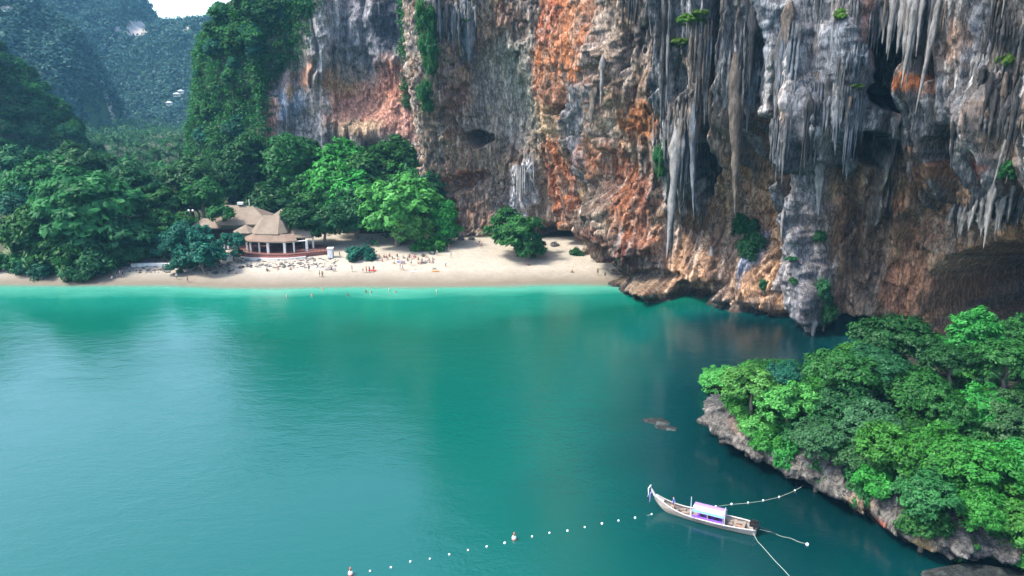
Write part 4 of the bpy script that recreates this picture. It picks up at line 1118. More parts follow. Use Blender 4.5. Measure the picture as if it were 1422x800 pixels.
def stalactite(x0, y0, x1, y1, w, push=0.25, mat=None):
    """from the rock at one pixel down to a tip at another"""
    p = on_cliff(x0, y0)
    d = p.y * CP - (p.z - CAM_H) * SP
    up = 0.3 + 0.12 * w
    q = at(x1, y1, p.y - push)
    ln = p.z - q.z + up
    if ln < 0.6: return
    out = Vector((-p.x, -p.y, 0)).normalized() * push
    o = link('stalactite', random.choice(STAL), main_cliff, FLOW[random.choices(range(5), (4, 3, 2, 4, 1))[0]] if mat is None else FLOW[mat], (p.x + out.x, p.y + out.y, p.z + up))
    r = w * d / F / 2
    o.scale = (r, r, ln)
    dx = q.x - (p.x + out.x)
    o.rotation_euler = (0, max(-0.25, min(0.25, math.atan2(-dx, ln))), random.uniform(-0.4, 0.4))

for a in [(1243, -6, 1232, 76, 11), (1270, 5, 1251, 124, 10), (1277, 20, 1257, 128, 8), (1300, 10, 1268, 160, 11), (1228, 0, 1222, 45, 6), (1258, 0, 1254, 60, 6), (1286, 0, 1278, 60, 8),
          (1025, 95, 1022, 305, 17), (1030, 110, 1028, 230, 12), (944, 170, 930, 360, 17), (936, 200, 931, 372, 10), (962, 160, 958, 305, 14), (990, 345, 990, 384, 7), (1083, 60, 1077, 186, 16), (1094, 20, 1090, 140, 18), (1106, 40, 1100, 120, 12), (1042, 20, 1040, 126, 12),
          (1122, 140, 1118, 240, 12), (1165, 150, 1158, 215, 10), (1180, 140, 1174, 172, 8), (1152, 120, 1148, 200, 10), (920, -6, 916, 190, 8), (927, 0, 924, 150, 6), (883, -10, 880, 40, 5), (898, -10, 894, 30, 4), (975, 60, 972, 140, 8), (984, 70, 980, 175, 10), (1038, 60, 1036, 120, 9),
          (1365, 100, 1357, 140, 9), (1372, 120, 1362, 172, 9), (1385, 140, 1372, 205, 9), (1398, 120, 1388, 190, 10), (1410, 150, 1396, 230, 8), (1395, 205, 1372, 272, 5), (1382, 260, 1366, 346, 8), (1370, 285, 1362, 330, 9), (1352, 290, 1346, 322, 6), (1392, 280, 1386, 322, 8), (1405, 270, 1400, 305, 8), (1335, 300, 1330, 332, 6),
          (633, 20, 631, 70, 10), (622, 10, 620, 50, 8), (641, 0, 640, 40, 8), (655, 35, 653, 90, 18), (612, 0, 612, 60, 8), (645, 0, 645, 30, 6), (662, 250, 661, 290, 5), (822, 130, 820, 180, 10), (835, 90, 834, 150, 10), (1125, 460, 1113, 487, 10), (1132, 455, 1128, 478, 8), (1085, 300, 1082, 340, 6), (1138, 240, 1136, 300, 12)]:
    stalactite(*a, mat=2 if a[0] in (1025, 1030) else 4 if a[1] > 200 or a[0] in (1243, 1270, 1277, 1300, 944) else None)
def curtain_mesh(seed):
    """a fused curtain: fingers of uneven length side by side, grown together at the top"""
    rng = np.random.default_rng(seed); V, Fc = [], []
    nf = int(rng.integers(6, 10)); nr, ns = 12, 7
    for j in range(nf):
        cx = -1 + 2 * (j + 0.5) / nf + rng.normal() * 0.05; cy_ = rng.normal() * 0.10; ln = rng.uniform(0.3, 1.0) ** 0.8; r0 = rng.uniform(0.9, 1.7) / nf
        bx = rng.normal() * 0.06; b = len(V); ph = rng.uniform(0, 6)
        for i in range(nr):
            f = i / (nr - 1)
            r = r0 * min(1.0, 0.35 + 3 * f) * ((1 - f) ** 0.7) * (1 + 0.25 * math.sin(f * 14 + ph)) + 0.012
            for k in range(ns):
                a = 2 * math.pi * k / ns; q = r * (1 + 0.22 * rng.normal())
                V.append((cx + bx * f + q * math.cos(a), cy_ + q * math.sin(a), 0.12 * rng.random() * (i == 0) - f * ln))
        Fc += [(b + i * ns + k, b + (i + 1) * ns + k, b + (i + 1) * ns + (k + 1) % ns, b + i * ns + (k + 1) % ns) for i in range(nr - 1) for k in range(ns)]
    me = bpy.data.meshes.new('stalactite_curtain'); me.from_pydata(V, [], Fc); me.materials.append(FLOW[0])
    me.polygons.foreach_set('use_smooth', [True] * len(me.polygons)); me.update()
    return me
CURT = [curtain_mesh(s) for s in range(100, 110)]
def curtain(x, y, w, ln, mat=None):
    p, pa, pb = on_cliff(x, y), on_cliff(x - w / 3, y), on_cliff(x + w / 3, y)
    d = p.y * CP - (p.z - CAM_H) * SP; W = w * d / F / 2; hgt = ln * d / F
    yaw = math.atan2(pb.y - pa.y, max(0.3, pb.x - pa.x)); yaw = max(-1.0, min(0.4, yaw))
    o = link('stalactite_curtain', random.choice(CURT), main_cliff, FLOW[random.choices(range(5), (5, 4, 2, 4, 1))[0]] if mat is None else FLOW[mat], (p.x, p.y, p.z + 0.3), (0, 0, yaw))
    o.scale = (W, W * 0.9, hgt)
random.seed(23)
GAPS = [(982, 1014), (1046, 1076), (1103, 1119)]
for _ in range(48):
    x = random.uniform(895, 1425); y = random.uniform(-40, 180)
    if 1210 < x < 1320 and y > 40 or any(a < x < b for a, b in GAPS): continue
    curtain(x, y, random.uniform(12, 46), random.uniform(25, 120))
for x, y, w, ln, m_ in [(1345, 296, 50, 40, 4), (1385, 285, 40, 50, 4), (1410, 275, 30, 45, 0), (620, 20, 30, 50, 0), (645, 10, 30, 45, 4), (655, 45, 16, 50, 1), (945, 190, 26, 110, 0), (1090, 60, 36, 110, 1), (1165, 130, 40, 70, 1), (1130, 120, 30, 110, 1), (1040, 70, 26, 70, 0), (985, 60, 24, 80, 1), (1255, -10, 60, 90, 4), (1290, -10, 40, 120, 0), (1400, 130, 40, 90, 0), (870, -10, 30, 60, 3), (730, 215, 22, 60, 4), (722, 235, 20, 60, 4)]:
    curtain(x, y, w, ln, m_)
for _ in range(55):
    x = random.uniform(890, 1425); y = random.uniform(-30, 200)
    if 1215 < x < 1320 and y > 60 or any(a < x < b for a, b in GAPS): continue
    l_ = random.uniform(14, 60)
    stalactite(x, y, x - (x - 711) * 0.00012 * l_ - random.uniform(-1, 2), y + l_, random.uniform(3, 6) * (0.5 + l_ / 90), random.uniform(0.0, 0.3))
for _ in range(26):
    x = random.uniform(1325, 1425); y = random.uniform(285, 315); stalactite(x, y, x - 2, y + random.uniform(8, 26), random.uniform(3, 6), 0.2)
for _ in range(24):
    x = random.uniform(600, 660); y = random.uniform(-20, 60); stalactite(x, y, x, y + random.uniform(12, 40), random.uniform(3, 7), 0.4)
# a pale icicle on the set-back wall
p = on_west(531, -4); o = link('stalactite', STAL[3], west_cliff, FLOW[4], (p.x, p.y - 1.5, p.z)); o.scale = (0.35, 0.35, 5.5)
# ------------------------------------------------------------------ the thatched restaurant
def empty(name, loc, label, cat, group=None, rz=0.0):
    e = bpy.data.objects.new(name, None); COL.objects.link(e); e.location = loc; e.rotation_euler.z = rz; e.empty_display_size = 0.5
    return tag(e, label, cat, group)

def sub(parent, name, mb, mat, smooth=False):
    """a part: built in world space, kept in place under its parent"""
    o = mb.build(name, mat, None, smooth)
    return own(o, parent)

def own(o, parent):
    o.parent = parent; bpy.context.view_layer.update() if False else None
    m = Matrix.Translation(root_of(parent)[0]) @ Matrix.Rotation(root_of(parent)[1], 4, 'Z')
    o.matrix_parent_inverse = m.inverted()
    return o

def root_of(p):
    while p.parent is not None: p = p.parent
    return p.location.copy(), p.rotation_euler.z

def thatch(name, c):
    t = NT(name)
    st = t.noise(2.2, 6, 0.7, t.obj((1.0, 1.0, 0.35)))
    big = t.noise(0.35, 4, 0.6, t.obj())
    c1 = t.mix(st, tuple(x * 0.6 for x in c), tuple(x * 1.3 for x in c))
    c1 = t.mix(t.ramp(big, [(0.4, 0.0), (0.7, 0.6)]), c1, (c[0] * 0.6, c[1] * 0.62, c[2] * 0.6))
    return t.fin(c1, 0.95, t.bump(st, 0.8, 0.15), 0.05)
M['thatch'] = thatch('thatch', (0.24, 0.19, 0.145))
M['thatch_red'] = thatch('thatch_red', (0.23, 0.165, 0.125))
M['white_plaster'] = plain('white_plaster', (0.62, 0.60, 0.57), 0.8, 0.15)
M['deck_wood'] = plain('deck_wood', (0.17, 0.075, 0.06), 0.7, 0.35)
M['dark_wood'] = plain('dark_wood', (0.035, 0.022, 0.018), 0.7, 0.4)
M['rail_red'] = plain('rail_red', (0.22, 0.07, 0.06), 0.6, 0.3)

def hip_roof(corners, ridge, eave_z, mb=None, thick=0.28):
    """corners: plan polygon of the eaves (counter-clockwise); ridge: list of ridge points; each eave corner rises to its nearest ridge point"""
    mb = mb or MB(); n = len(corners)
    low = [Vector((x, y, eave_z)) for x, y in corners]; lo2 = [v - Vector((0, 0, thick)) for v in low]
    rg = [Vector(r) for r in ridge]
    near = [min(range(len(rg)), key=lambda k: (rg[k].xy - v.xy).length) for v in low]
    mb.add(low + lo2 + rg, [])
    b = len(mb.v) - 2 * n - len(rg)
    for i in range(n):
        j = (i + 1) % n; a, c = b + i, b + j; ra, rb = b + 2 * n + near[i], b + 2 * n + near[j]
        mb.f.append((a, c, rb) if ra == rb else (a, c, rb, ra))
        mb.f.append((b + n + i, b + n + j, c, a))
    mb.f.append(tuple(b + n + i for i in range(n))[::-1])
    return mb

def poly(cx, cy_, rx, ry, n, rot=0.0):
    return [(cx + rx * math.cos(rot + 2 * math.pi * k / n), cy_ + ry * math.sin(rot + 2 * math.pi * k / n)) for k in range(n)]

B = at(373, 352, 192)
gz = B.z
rest = empty('beach_restaurant', (B.x, 197, gz), 'open restaurant pavilion with stepped thatched roofs and white columns above the beach', 'building')
def ra(name, corners, ridge, z, mat='thatch'): return sub(rest, name, hip_roof(corners, ridge, z), M[mat])
# main hall behind
r0, r1 = at(312, 284, 208), at(352, 286, 208)
ra('roof', [(r0.x - 4, 201.5), (r1.x + 6.5, 201.5), (r1.x + 6.5, 214), (r0.x - 4, 214)], [(r0.x, 207.5, r0.z), (r1.x, 207.5, r1.z)], r0.z - 4.6)
p = at(335, 283, 208); o = sub(rest, 'roof_vent', MB().box((p.x, 207.4, p.z + 0.2), (1.6, 1.0, 0.7)), M['white_plaster'])
p = at(347, 281, 208); sub(rest, 'finial', MB().tube([(p.x, 207.4, p.z - 0.8), (p.x, 207.4, p.z + 0.9)], 0.12, 6), M['white_plaster'])
# right front octagon with its red skirt roof
a = at(377, 299, 199); e = at(374, 325, 194)
ra('roof', [(a.x - 5.4, 196.5), (a.x - 3.4, 194.2), (a.x + 3.0, 193.8), (a.x + 5.0, 196.0), (a.x + 5.0, 201.5), (a.x + 3.0, 204), (a.x - 3.4, 204), (a.x - 5.4, 201.5)], [(a.x - 2.3, 199, a.z), (a.x + 2.2, 199, a.z)], e.z)
b_ = at(341, 312, 197.5); e2 = at(341, 324, 194.5)
ra('roof', poly(b_.x, 197.5, 3.6, 3.2, 6, 0.0), [(b_.x, 197.5, b_.z)], e2.z)
c_ = at(284, 303, 203)
ra('roof', [(c_.x - 3.2, 199.5), (c_.x + 5.0, 199.5), (c_.x + 5.0, 206), (c_.x - 3.2, 206)], [(c_.x - 0.4, 203, c_.z), (c_.x + 2.6, 203, c_.z - 0.2)], c_.z - 2.1)
d_ = at(393, 290, 206)
ra('roof', [(d_.x - 4, 202), (d_.x + 7, 202), (d_.x + 7, 210), (d_.x - 4, 210)], [(d_.x - 0.5, 206, d_.z), (d_.x + 4, 206, d_.z)], d_.z - 2.8)
f_ = at(425, 318, 201)
ra('roof', [(f_.x - 5, 196.2), (f_.x + 2.4, 197.4), (f_.x + 2.4, 204), (f_.x - 5, 204)], [(f_.x - 3, 200.5, f_.z + 1), (f_.x + 1, 200.5, f_.z + 0.6)], f_.z - 1.6)
ez = at(373, 336, 191.5).z; tz = e.z - 0.15
xL, xR = at(334, 336, 193).x, at(411, 336, 193).x
up_ = [(at(338, 330, 196).x, 196.2), (at(352, 330, 194.6).x, 194.6), (at(372, 330, 194.2).x, 194.2), (at(395, 330, 194.4).x, 194.4), (at(408, 330, 195.5).x, 195.6)]
lo_ = [(at(331, 336, 194.5).x, 194.6), (at(349, 336, 192.2).x, 192.2), (at(372, 336, 191.6).x, 191.6), (at(397, 336, 191.8).x, 191.8), (at(413, 336, 193.5).x, 193.4)]
for i in range(4):
    u0, u1, l0, l1 = up_[i], up_[i + 1], lo_[i], lo_[i + 1]
    top = [Vector((*l0, ez)), Vector((*l1, ez)), Vector((*u1, tz)), Vector((*u0, tz))]
    bot = [v - Vector((0, 0, 0.2)) for v in top]
    sub(rest, 'skirt_roof', MB().add(top + bot, [(0, 1, 2, 3), (7, 6, 5, 4), (0, 4, 5, 1), (1, 5, 6, 2), (2, 6, 7, 3), (3, 7, 4, 0)]), M['thatch_red'])
# columns, ring beam, terrace
colx = [(344, 194.0), (349, 193.4), (361, 193.2), (373, 192.3), (396, 192.3), (409, 193.4), (427, 195.0), (312, 196.5), (318, 199.0), (436, 198.5)]
for i, (q, Yc) in enumerate(colx):
    p0 = at(q, 352, Yc); w = 0.62 if q in (373, 396, 427) else 0.42
    sub(rest, 'column', MB().box((p0.x, Yc, (gz + ez) / 2 - 0.1), (w, w, ez - gz + 0.1)), M['white_plaster'])
beam = MB()
for (q, Yc), (q2, Y2) in zip(colx[:6], colx[1:7]):
    p0, p1 = at(q, 340, Yc), at(q2, 340, Y2); beam.tube([(p0.x, Yc, ez - 0.28), (p1.x, Y2, ez - 0.28)], 0.17, 4)
sub(rest, 'ring_beam', beam, M['white_plaster'])
dk = [(at(332, 352, 193).x, 192.6), (at(349, 352, 191).x, 191.0), (at(373, 352, 190).x, 190.2), (at(400, 352, 190).x, 190.4), (at(425, 352, 192).x, 192.4), (at(455, 350, 195).x, 195.2), (at(455, 350, 203).x, 203), (at(330, 350, 206).x, 206)]
def slab(pl, z0, z1): 
    n = len(pl); v = [(x, y, z1) for x, y in pl] + [(x, y, z0) for x, y in pl]
    return MB().add(v, [tuple(range(n)), tuple(range(n, 2 * n))[::-1]] + [(i, i + n, (i + 1) % n + n, (i + 1) % n) for i in range(n)])
sub(rest, 'terrace', slab(dk, gz - 1.3, gz + 0.05), M['deck_wood'])
for k in range(2):
    pl = [(x, y - 0.55 * (k + 1)) for x, y in dk[:5]] + [(x, y - 0.5 * k) for x, y in dk[:5]][::-1]
    sub(rest, 'step', slab(pl, gz - 1.6, gz - 0.35 * (k + 1)), M['rail_red'] if k == 0 else M['white_plaster'])
hall = MB(); hall.box((at(375, 345, 203).x, 203.5, gz + 1.6), (20, 0.3, 3.2)); hall.box((at(300, 345, 205).x, 206, gz + 2), (12, 0.3, 4))
sub(rest, 'back_wall', hall, M['dark_wood'])
for q, Yc in [(352, 196), (366, 196.5), (380, 196), (388, 197.5), (402, 197), (416, 198)]:
    p0 = at(q, 350, Yc); t_ = MB().box((p0.x, Yc, gz + 0.78), (1.3, 0.9, 0.06))
    for sx_ in (-0.5, 0.5): t_.box((p0.x + sx_, Yc, gz + 0.4), (0.08, 0.7, 0.74))
    tag(t_.build('table', M['rail_red']), 'dark red dining table inside the open restaurant', 'table', 'dining tables in the restaurant')
# terrace rail
for k in range(5):
    (xa, ya), (xb, yb) = dk[k], dk[k + 1]
    if k in (0, 4):
        mb = MB().tube([(xa, ya + 0.1, gz + 0.95), (xb, yb + 0.1, gz + 0.95)], 0.05, 5)
        for j in range(7): f = j / 6; mb.tube([(xa + (xb - xa) * f, ya + (yb - ya) * f + 0.1, gz), (xa + (xb - xa) * f, ya + (yb - ya) * f + 0.1, gz + 0.95)], 0.035, 4)
        sub(rest, 'railing', mb, M['dark_wood'])
# lamp globes on a post left of the roofs
p = ground(268, 340, 3.5); pg = at(265, 293, 204)
lp = empty('lamp_post', (pg.x, 204, 3.3), 'slim lamp post with two white globes above the restaurant roofs', 'lamp')
sub(lp, 'post', MB().tube([(pg.x, 204, 3.2), (pg.x, 204, pg.z)], 0.07, 6), M['dark_wood'])
M['globe'] = plain('globe', (0.75, 0.75, 0.74), 0.3, 0.02)
def ball(c, r, n=10):
    pts = [(c[0], c[1], c[2] - r * math.cos(math.pi * k / 8)) for k in range(9)]
    return MB().tube(pts, [max(0.01, r * math.sin(math.pi * k / 8)) for k in range(9)], n)
for sx_ in (-0.55, 0.55): sub(lp, 'globe', ball((pg.x + sx_, 204, pg.z + 0.1), 0.32), M['globe'], True)
sub(lp, 'cross_arm', MB().tube([(pg.x - 0.55, 204, pg.z - 0.1), (pg.x + 0.55, 204, pg.z - 0.1)], 0.05, 5), M['dark_wood'])
# white kiosk at the terrace end and the curved low wall
p = at(459, 354, 192); z0 = hz(p.x, 192)
kio = empty('kiosk', (p.x, 192, z0), 'narrow white kiosk at the end of the restaurant terrace', 'kiosk')
sub(kio, 'wall', MB().box((p.x, 192.2, z0 + 1.2), (1.4, 1.4, 2.6)), M['white_plaster'])
sub(kio, 'roof_slab', MB().box((p.x, 192.2, z0 + 2.58), (1.7, 1.7, 0.16)), M['white_plaster'])
sub(kio, 'door', MB().box((p.x + 0.1, 191.47, z0 + 1.1), (0.8, 0.06, 2.0)), plain('kiosk_door', (0.55, 0.56, 0.58), 0.5, 0.1))
pts = [at(q, 356, 188.5) for q in (300, 306, 314, 322, 329)]
w_ = MB()
for i in range(4): w_.add([(pts[i].x, 188.5 + 0.25 * (i - 2) ** 2, 0.5), (pts[i + 1].x, 188.5 + 0.25 * (i - 1) ** 2, 0.5), (pts[i + 1].x, 188.5 + 0.25 * (i - 1) ** 2, 4.0), (pts[i].x, 188.5 + 0.25 * (i - 2) ** 2, 4.0), (pts[i].x, 188.9 + 0.25 * (i - 2) ** 2, 0.5), (pts[i + 1].x, 188.9 + 0.25 * (i - 1) ** 2, 0.5), (pts[i + 1].x, 188.9 + 0.25 * (i - 1) ** 2, 4.0), (pts[i].x, 188.9 + 0.25 * (i - 2) ** 2, 4.0)], [(0, 1, 2, 3), (5, 4, 7, 6), (3, 2, 6, 7), (1, 5, 6, 2), (4, 0, 3, 7)])
tag(w_.build('garden_wall', M['white_plaster']), 'low curved white wall under the blue green shrub', 'wall')
mb = MB(); q0, q1 = at(186, 367, 184), at(238, 366, 184)
for k in range(8):
    f = k / 7; x = q0.x + (q1.x - q0.x) * f; mb.box((x, 184 + 0.8 * math.sin(f * 3.1), 1.55), ((q1.x - q0.x) / 7 + 0.02, 0.5, 1.5 - 0.25 * math.sin(f * 3.1)))
tag(mb.build('retaining_wall', M['white_plaster']), 'low whitewashed retaining wall above the rubble bank', 'wall')
# thatched hut at the left end
p = at(22, 352, 186); z0 = hz(p.x, 186)
hut = empty('beach_hut', (p.x, 187, z0), 'small dark hut with a mossy thatched roof at the left end of the beach', 'hut')
sub(hut, 'roof', hip_roof([(p.x - 3.4, 184.6), (p.x + 3.2, 184.6), (p.x + 3.2, 190), (p.x - 3.4, 190)], [(p.x - 0.6, 187.3, z0 + 6.4), (p.x + 0.6, 187.3, z0 + 6.4)], z0 + 3.1), thatch('mossy_thatch', (0.17, 0.19, 0.11)))
sub(hut, 'wall', MB().box((p.x, 188.8, z0 + 1.5), (5.2, 0.2, 3.0)).box((p.x - 2.5, 187.2, z0 + 1.5), (0.2, 3.2, 3.0)), M['dark_wood'])
for sx_ in (-2.6, 0.0, 2.6): sub(hut, 'post', MB().tube([(p.x + sx_, 185.2, z0 - 0.3), (p.x + sx_, 185.2, z0 + 3.2)], 0.1, 6), M['dark_wood'])
sub(hut, 'counter', MB().box((p.x, 185.6, z0 + 0.6), (5.0, 0.5, 1.0)), M['white_plaster'])
# far white houses on the valley side
for q, r, w, lab in [(246, 131, 5.0, 'far white house with a pale roof at the foot of the hazy mountain'), (235, 143, 4.0, 'lower far white house among the valley palms'), (251, 127, 3.5, 'small far white house above its neighbours at the mountain foot')]:
    p = at(q, r, 700)
    h = empty('house', (p.x, 700, p.z - 2.2), lab, 'house')
    sub(h, 'wall', MB().box((p.x, 700, p.z - 1), (w, 4, 2.4)), M['white_plaster'])
    sub(h, 'roof', hip_roof([(p.x - w / 2 - 0.6, 697.4), (p.x + w / 2 + 0.6, 697.4), (p.x + w / 2 + 0.6, 702.6), (p.x - w / 2 - 0.6, 702.6)], [(p.x - w / 4, 700, p.z + 1.5), (p.x + w / 4, 700, p.z + 1.5)], p.z + 0.5), plain('pale_roof', (0.5, 0.52, 0.55), 0.6, 0.1))
    for k in (-1, 0, 1): sub(h, 'window', MB().box((p.x + k * w * 0.3, 697.96, p.z - 0.9), (w * 0.16, 0.1, 1.0)), M['dark_wood'])

# ------------------------------------------------------------------ long-tail boat
t = NT('weathered_hull'); n = t.noise(1.2, 7, 0.7, t.obj((0.4, 2, 2)))
M['hull'] = t.fin(t.ramp(n, [(0.3, (0.12, 0.10, 0.085)), (0.5, (0.30, 0.26, 0.225)), (0.7, (0.42, 0.38, 0.34))]), 0.7, t.bump(n, 0.4, 0.03))
M['plank'] = plain('plank', (0.24, 0.19, 0.15), 0.8, 0.45, 4.0)
M['gunwale'] = plain('gunwale', (0.50, 0.45, 0.42), 0.6, 0.2)
M['purple'] = plain('purple_cloth', (0.24, 0.10, 0.55), 0.7, 0.25)
M['lilac'] = plain('lilac_tarp', (0.34, 0.22, 0.52), 0.5, 0.15)
M['boat_white'] = plain('boat_white', (0.62, 0.62, 0.68), 0.45, 0.06)
M['teal_trim'] = plain('teal_trim', (0.10, 0.42, 0.45), 0.5, 0.1)
M['engine'] = plain('engine_metal', (0.03, 0.03, 0.032), 0.4, 0.5, 6.0, 0.5, 0.5)
M['rope'] = plain('rope', (0.33, 0.36, 0.30), 0.9, 0.2)
M['float'] = plain('float_white', (0.78, 0.78, 0.76), 0.4, 0.06)
M['float_red'] = plain('float_red', (0.55, 0.12, 0.07), 0.4, 0.1)
stern, bow = ground(1050, 741), ground(908, 705)
BL = (bow - stern).length; bang = math.atan2(bow.y - stern.y, bow.x - stern.x)
boat = empty('longtail_boat', (stern.x, stern.y, 0), 'wooden long-tail boat with lilac canopy moored off the headland', 'boat', rz=bang)
def half_w(t): return 1.05 * math.sin(math.pi * min(1, 0.22 + 0.78 * t)) ** 0.75 if t < 0.99 else 0.03
def sheer(t): return 0.56 + 0.2 * (1 - t) ** 3 + 1.15 * max(0, (t - 0.62) / 0.38) ** 2.2
def keel(t): return -0.35 + 1.5 * max(0, (t - 0.78) / 0.22) ** 2.2
def hull_shell(inset, lift):
    V, NS, NK = [], 36, 9
    for i in range(NS):
        t_ = i / (NS - 1); w = max(0.02, half_w(t_) - inset); zs, zk = sheer(t_), keel(t_) + lift
        for k in range(-NK, NK + 1):
            f = k / NK; V.append((t_ * BL, w * math.copysign(abs(f) ** 0.8, f), zk + (zs - zk) * abs(f) ** 2.4))
    m = 2 * NK + 1
    return V, [(i * m + k, i * m + k + 1, (i + 1) * m + k + 1, (i + 1) * m + k) for i in range(NS - 1) for k in range(m - 1)], m, NS
Vo, Fo, m_, NS_ = hull_shell(0, 0); Vi, Fi, _, _ = hull_shell(0.07, 0.08)
hb = MB().add(Vo, [f[::-1] for f in Fo]); hb.add(Vi, Fi)
nO = len(Vo)
for e_ in (0, m_ - 1):
    for i in range(NS_ - 1): hb.f.append((i * m_ + e_, (i + 1) * m_ + e_, nO + (i + 1) * m_ + e_, nO + i * m_ + e_))
hb.f.append(tuple(range(m_))[::-1])
def bpart(name, mb, mat, smooth=False, parent=None): return mb.build(name, mat, parent or boat, smooth)
hull = bpart('hull', hb, M['hull'], True)
for s_y in (-1, 1):
    g = MB(); pts = [(i / 30 * BL * 0.985, s_y * (half_w(i / 30 * 0.985) + 0.02), sheer(i / 30 * 0.985) + 0.04) for i in range(31)]
    g.tube(pts, 0.065, 6); bpart('gunwale', g, M['gunwale'], True)
for i in range(30):                                        # floor boards laid crosswise
    t_ = 0.09 + 0.76 * i / 29; w = half_w(t_) * 0.84
    bpart('floor_board', MB().box((t_ * BL, 0, 0.16 + 0.02 * random.random() + max(0, (t_ - 0.75)) * 1.2), (BL * 0.76 / 29 * 0.86, w * 2, 0.05)), M['plank'])
for t_ in (0.12, 0.2, 0.64, 0.70, 0.76, 0.82):
    bpart('thwart', MB().box((t_ * BL, 0, sheer(t_) - 0.14), (0.28, half_w(t_) * 1.9, 0.05)), M['plank'])
fd = MB(); 
pl = [(0.90, 0.9), (0.94, 0.9), (0.975, 0.8)]
fd.add([(t_ * BL, s_y * half_w(t_) * k, sheer(t_) - 0.03) for t_, k in pl for s_y in (-1, 1)], [(0, 2, 3, 1), (2, 4, 5, 3)])
bpart('foredeck', fd, M['gunwale'])
bz = sheer(1.0)
pr = bpart('prow', MB().tube([(BL * 0.955, 0, bz - 0.75), (BL * 1.0, 0, bz - 0.1), (BL + 0.35, 0, bz + 0.5), (BL + 0.5, 0, bz + 1.0)], [0.16, 0.15, 0.11, 0.09], 6), M['gunwale'], True)
for z_, dx, cm in ((bz + 0.95, 0.48, M['boat_white']), (bz + 0.3, 0.28, M['lilac'])):
    bpart('ribbon', MB().tube([(BL + dx, 0.03, z_), (BL + dx + 0.18, 0.28, z_ - 0.25), (BL + dx + 0.1, 0.4, z_ - 0.9), (BL + dx + 0.16, 0.45, z_ - 1.2)], [0.09, 0.07, 0.06, 0.04], 5), cm, True)
# canopy: arched tarp on posts, side cloths below it
c0, c1 = 0.30 * BL, 0.60 * BL; ch = 1.7
V, Fc = [], []
for i in range(9):
    for k in range(11):
        a_ = -1 + 2 * k / 10; V.append((c0 + (c1 - c0) * i / 8, a_ * 1.02, ch - 0.30 * a_ * a_ + 0.02 * math.sin(i * 3 + k)))
Fc = [(i * 11 + k, (i + 1) * 11 + k, (i + 1) * 11 + k + 1, i * 11 + k + 1) for i in range(8) for k in range(10)]
V2 = [(x, y, z - 0.04) for x, y, z in V]
mb = MB().add(V, Fc); mb.add(V2, [f[::-1] for f in Fc]); bpart('canopy', mb, M['lilac'], True)
mb = MB()
for k0 in (6, 8): pass
strip = [(x, y, z + 0.025) for x, y, z in V]
mb.add([strip[i * 11 + k] for i in range(9) for k in (6, 7, 8)], [(i * 3 + k, (i + 1) * 3 + k, (i + 1) * 3 + k + 1, i * 3 + k + 1) for i in range(8) for k in range(2)])
bpart('canopy_highlight_trim', mb, M['boat_white'], True)  # white strip paints the highlight along the top of the lilac canopy
mb = MB().add([strip[i * 11 + k] for i in range(9) for k in (9, 10)], [(i * 2, (i + 1) * 2, (i + 1) * 2 + 1, i * 2 + 1) for i in range(8)]); bpart('canopy_highlight_trim', mb, M['teal_trim'], True)
for s_y in (-1, 1):
    for f in (0, 0.5, 1): bpart('canopy_post', MB().tube([(c0 + (c1 - c0) * f, s_y * 0.96, 0.45), (c0 + (c1 - c0) * f, s_y * 0.98, ch - 0.28)], 0.035, 6), M['gunwale'])
    V = []
    for i in range(25):
        x = c0 + (c1 - c0) * i / 24
        for z_ in (ch - 0.75, ch - 1.05, 0.62): V.append((x, s_y * (0.99 + 0.035 * math.sin(i * 2.1)), z_))
    bpart('side_cloth', MB().add(V, [(i * 3 + k, (i + 1) * 3 + k, (i + 1) * 3 + k + 1, i * 3 + k + 1) for i in range(24) for k in range(2)]), M['purple'], True)
bpart('pole', MB().tube([(c1 + 0.12, 0.9, 0.5), (c1 + 0.16, 0.92, 3.0)], [0.05, 0.04], 6), M['boat_white'])
bpart('pole', MB().tube([(c0 - 0.12, 0.9, 0.5), (c0 - 0.14, 0.92, 2.7)], [0.05, 0.04], 6), M['boat_white'])
for t_ in (0.34, 0.41, 0.48, 0.55): bpart('seat', MB().box((t_ * BL, 0, 0.55), (0.4, 1.7, 0.07)), M['purple'])
en = bpart('engine', MB().box((0.25, 0, 1.05), (0.95, 0.55, 0.5)).box((0.25, 0, 1.36), (0.6, 0.4, 0.2)).tube([(0.3, 0.2, 1.4), (0.3, 0.35, 1.75)], 0.05, 6), M['engine'])
bpart('propeller_shaft', MB().tube([(-0.1, 0, 1.0), (-1.9, -0.35, 0.35)], 0.045, 6), M['engine'], False, en)
bpart('engine_mount', MB().tube([(0.25, 0, 0.2), (0.25, 0, 0.85)], 0.1, 6), M['engine'])
bpart('tiller', MB().tube([(0.7, 0, 1.2), (1.7, 0.1, 1.45)], 0.035, 6), M['gunwale'])
for k, (t_, y_) in enumerate([(0.16, 0.3), (0.17, -0.35), (0.24, 0.2), (0.25, -0.3), (0.67, 0.25), (0.73, -0.2)]):
    bx_ = MB().box((0, 0, 0), (0.5, 0.35, 0.32)).box((0, 0, 0.19), (0.54, 0.39, 0.06))
    o = bx_.build('crate', plain('crate_wood', (0.30, 0.17, 0.12), 0.7, 0.3) if k == 0 else M['plank'])
    v = Matrix.Rotation(bang, 4, 'Z') @ Vector((t_ * BL, y_, 0.38)); o.location = (stern.x + v.x, stern.y + v.y, v.z + 0.0); o.rotation_euler.z = bang + random.uniform(-0.3, 0.3)
    tag(o, 'wooden box on the floor boards ' + ('between stern engine and canopy' if t_ < 0.3 else 'in front of the lilac canopy'), 'box', 'boxes carried in the boat')

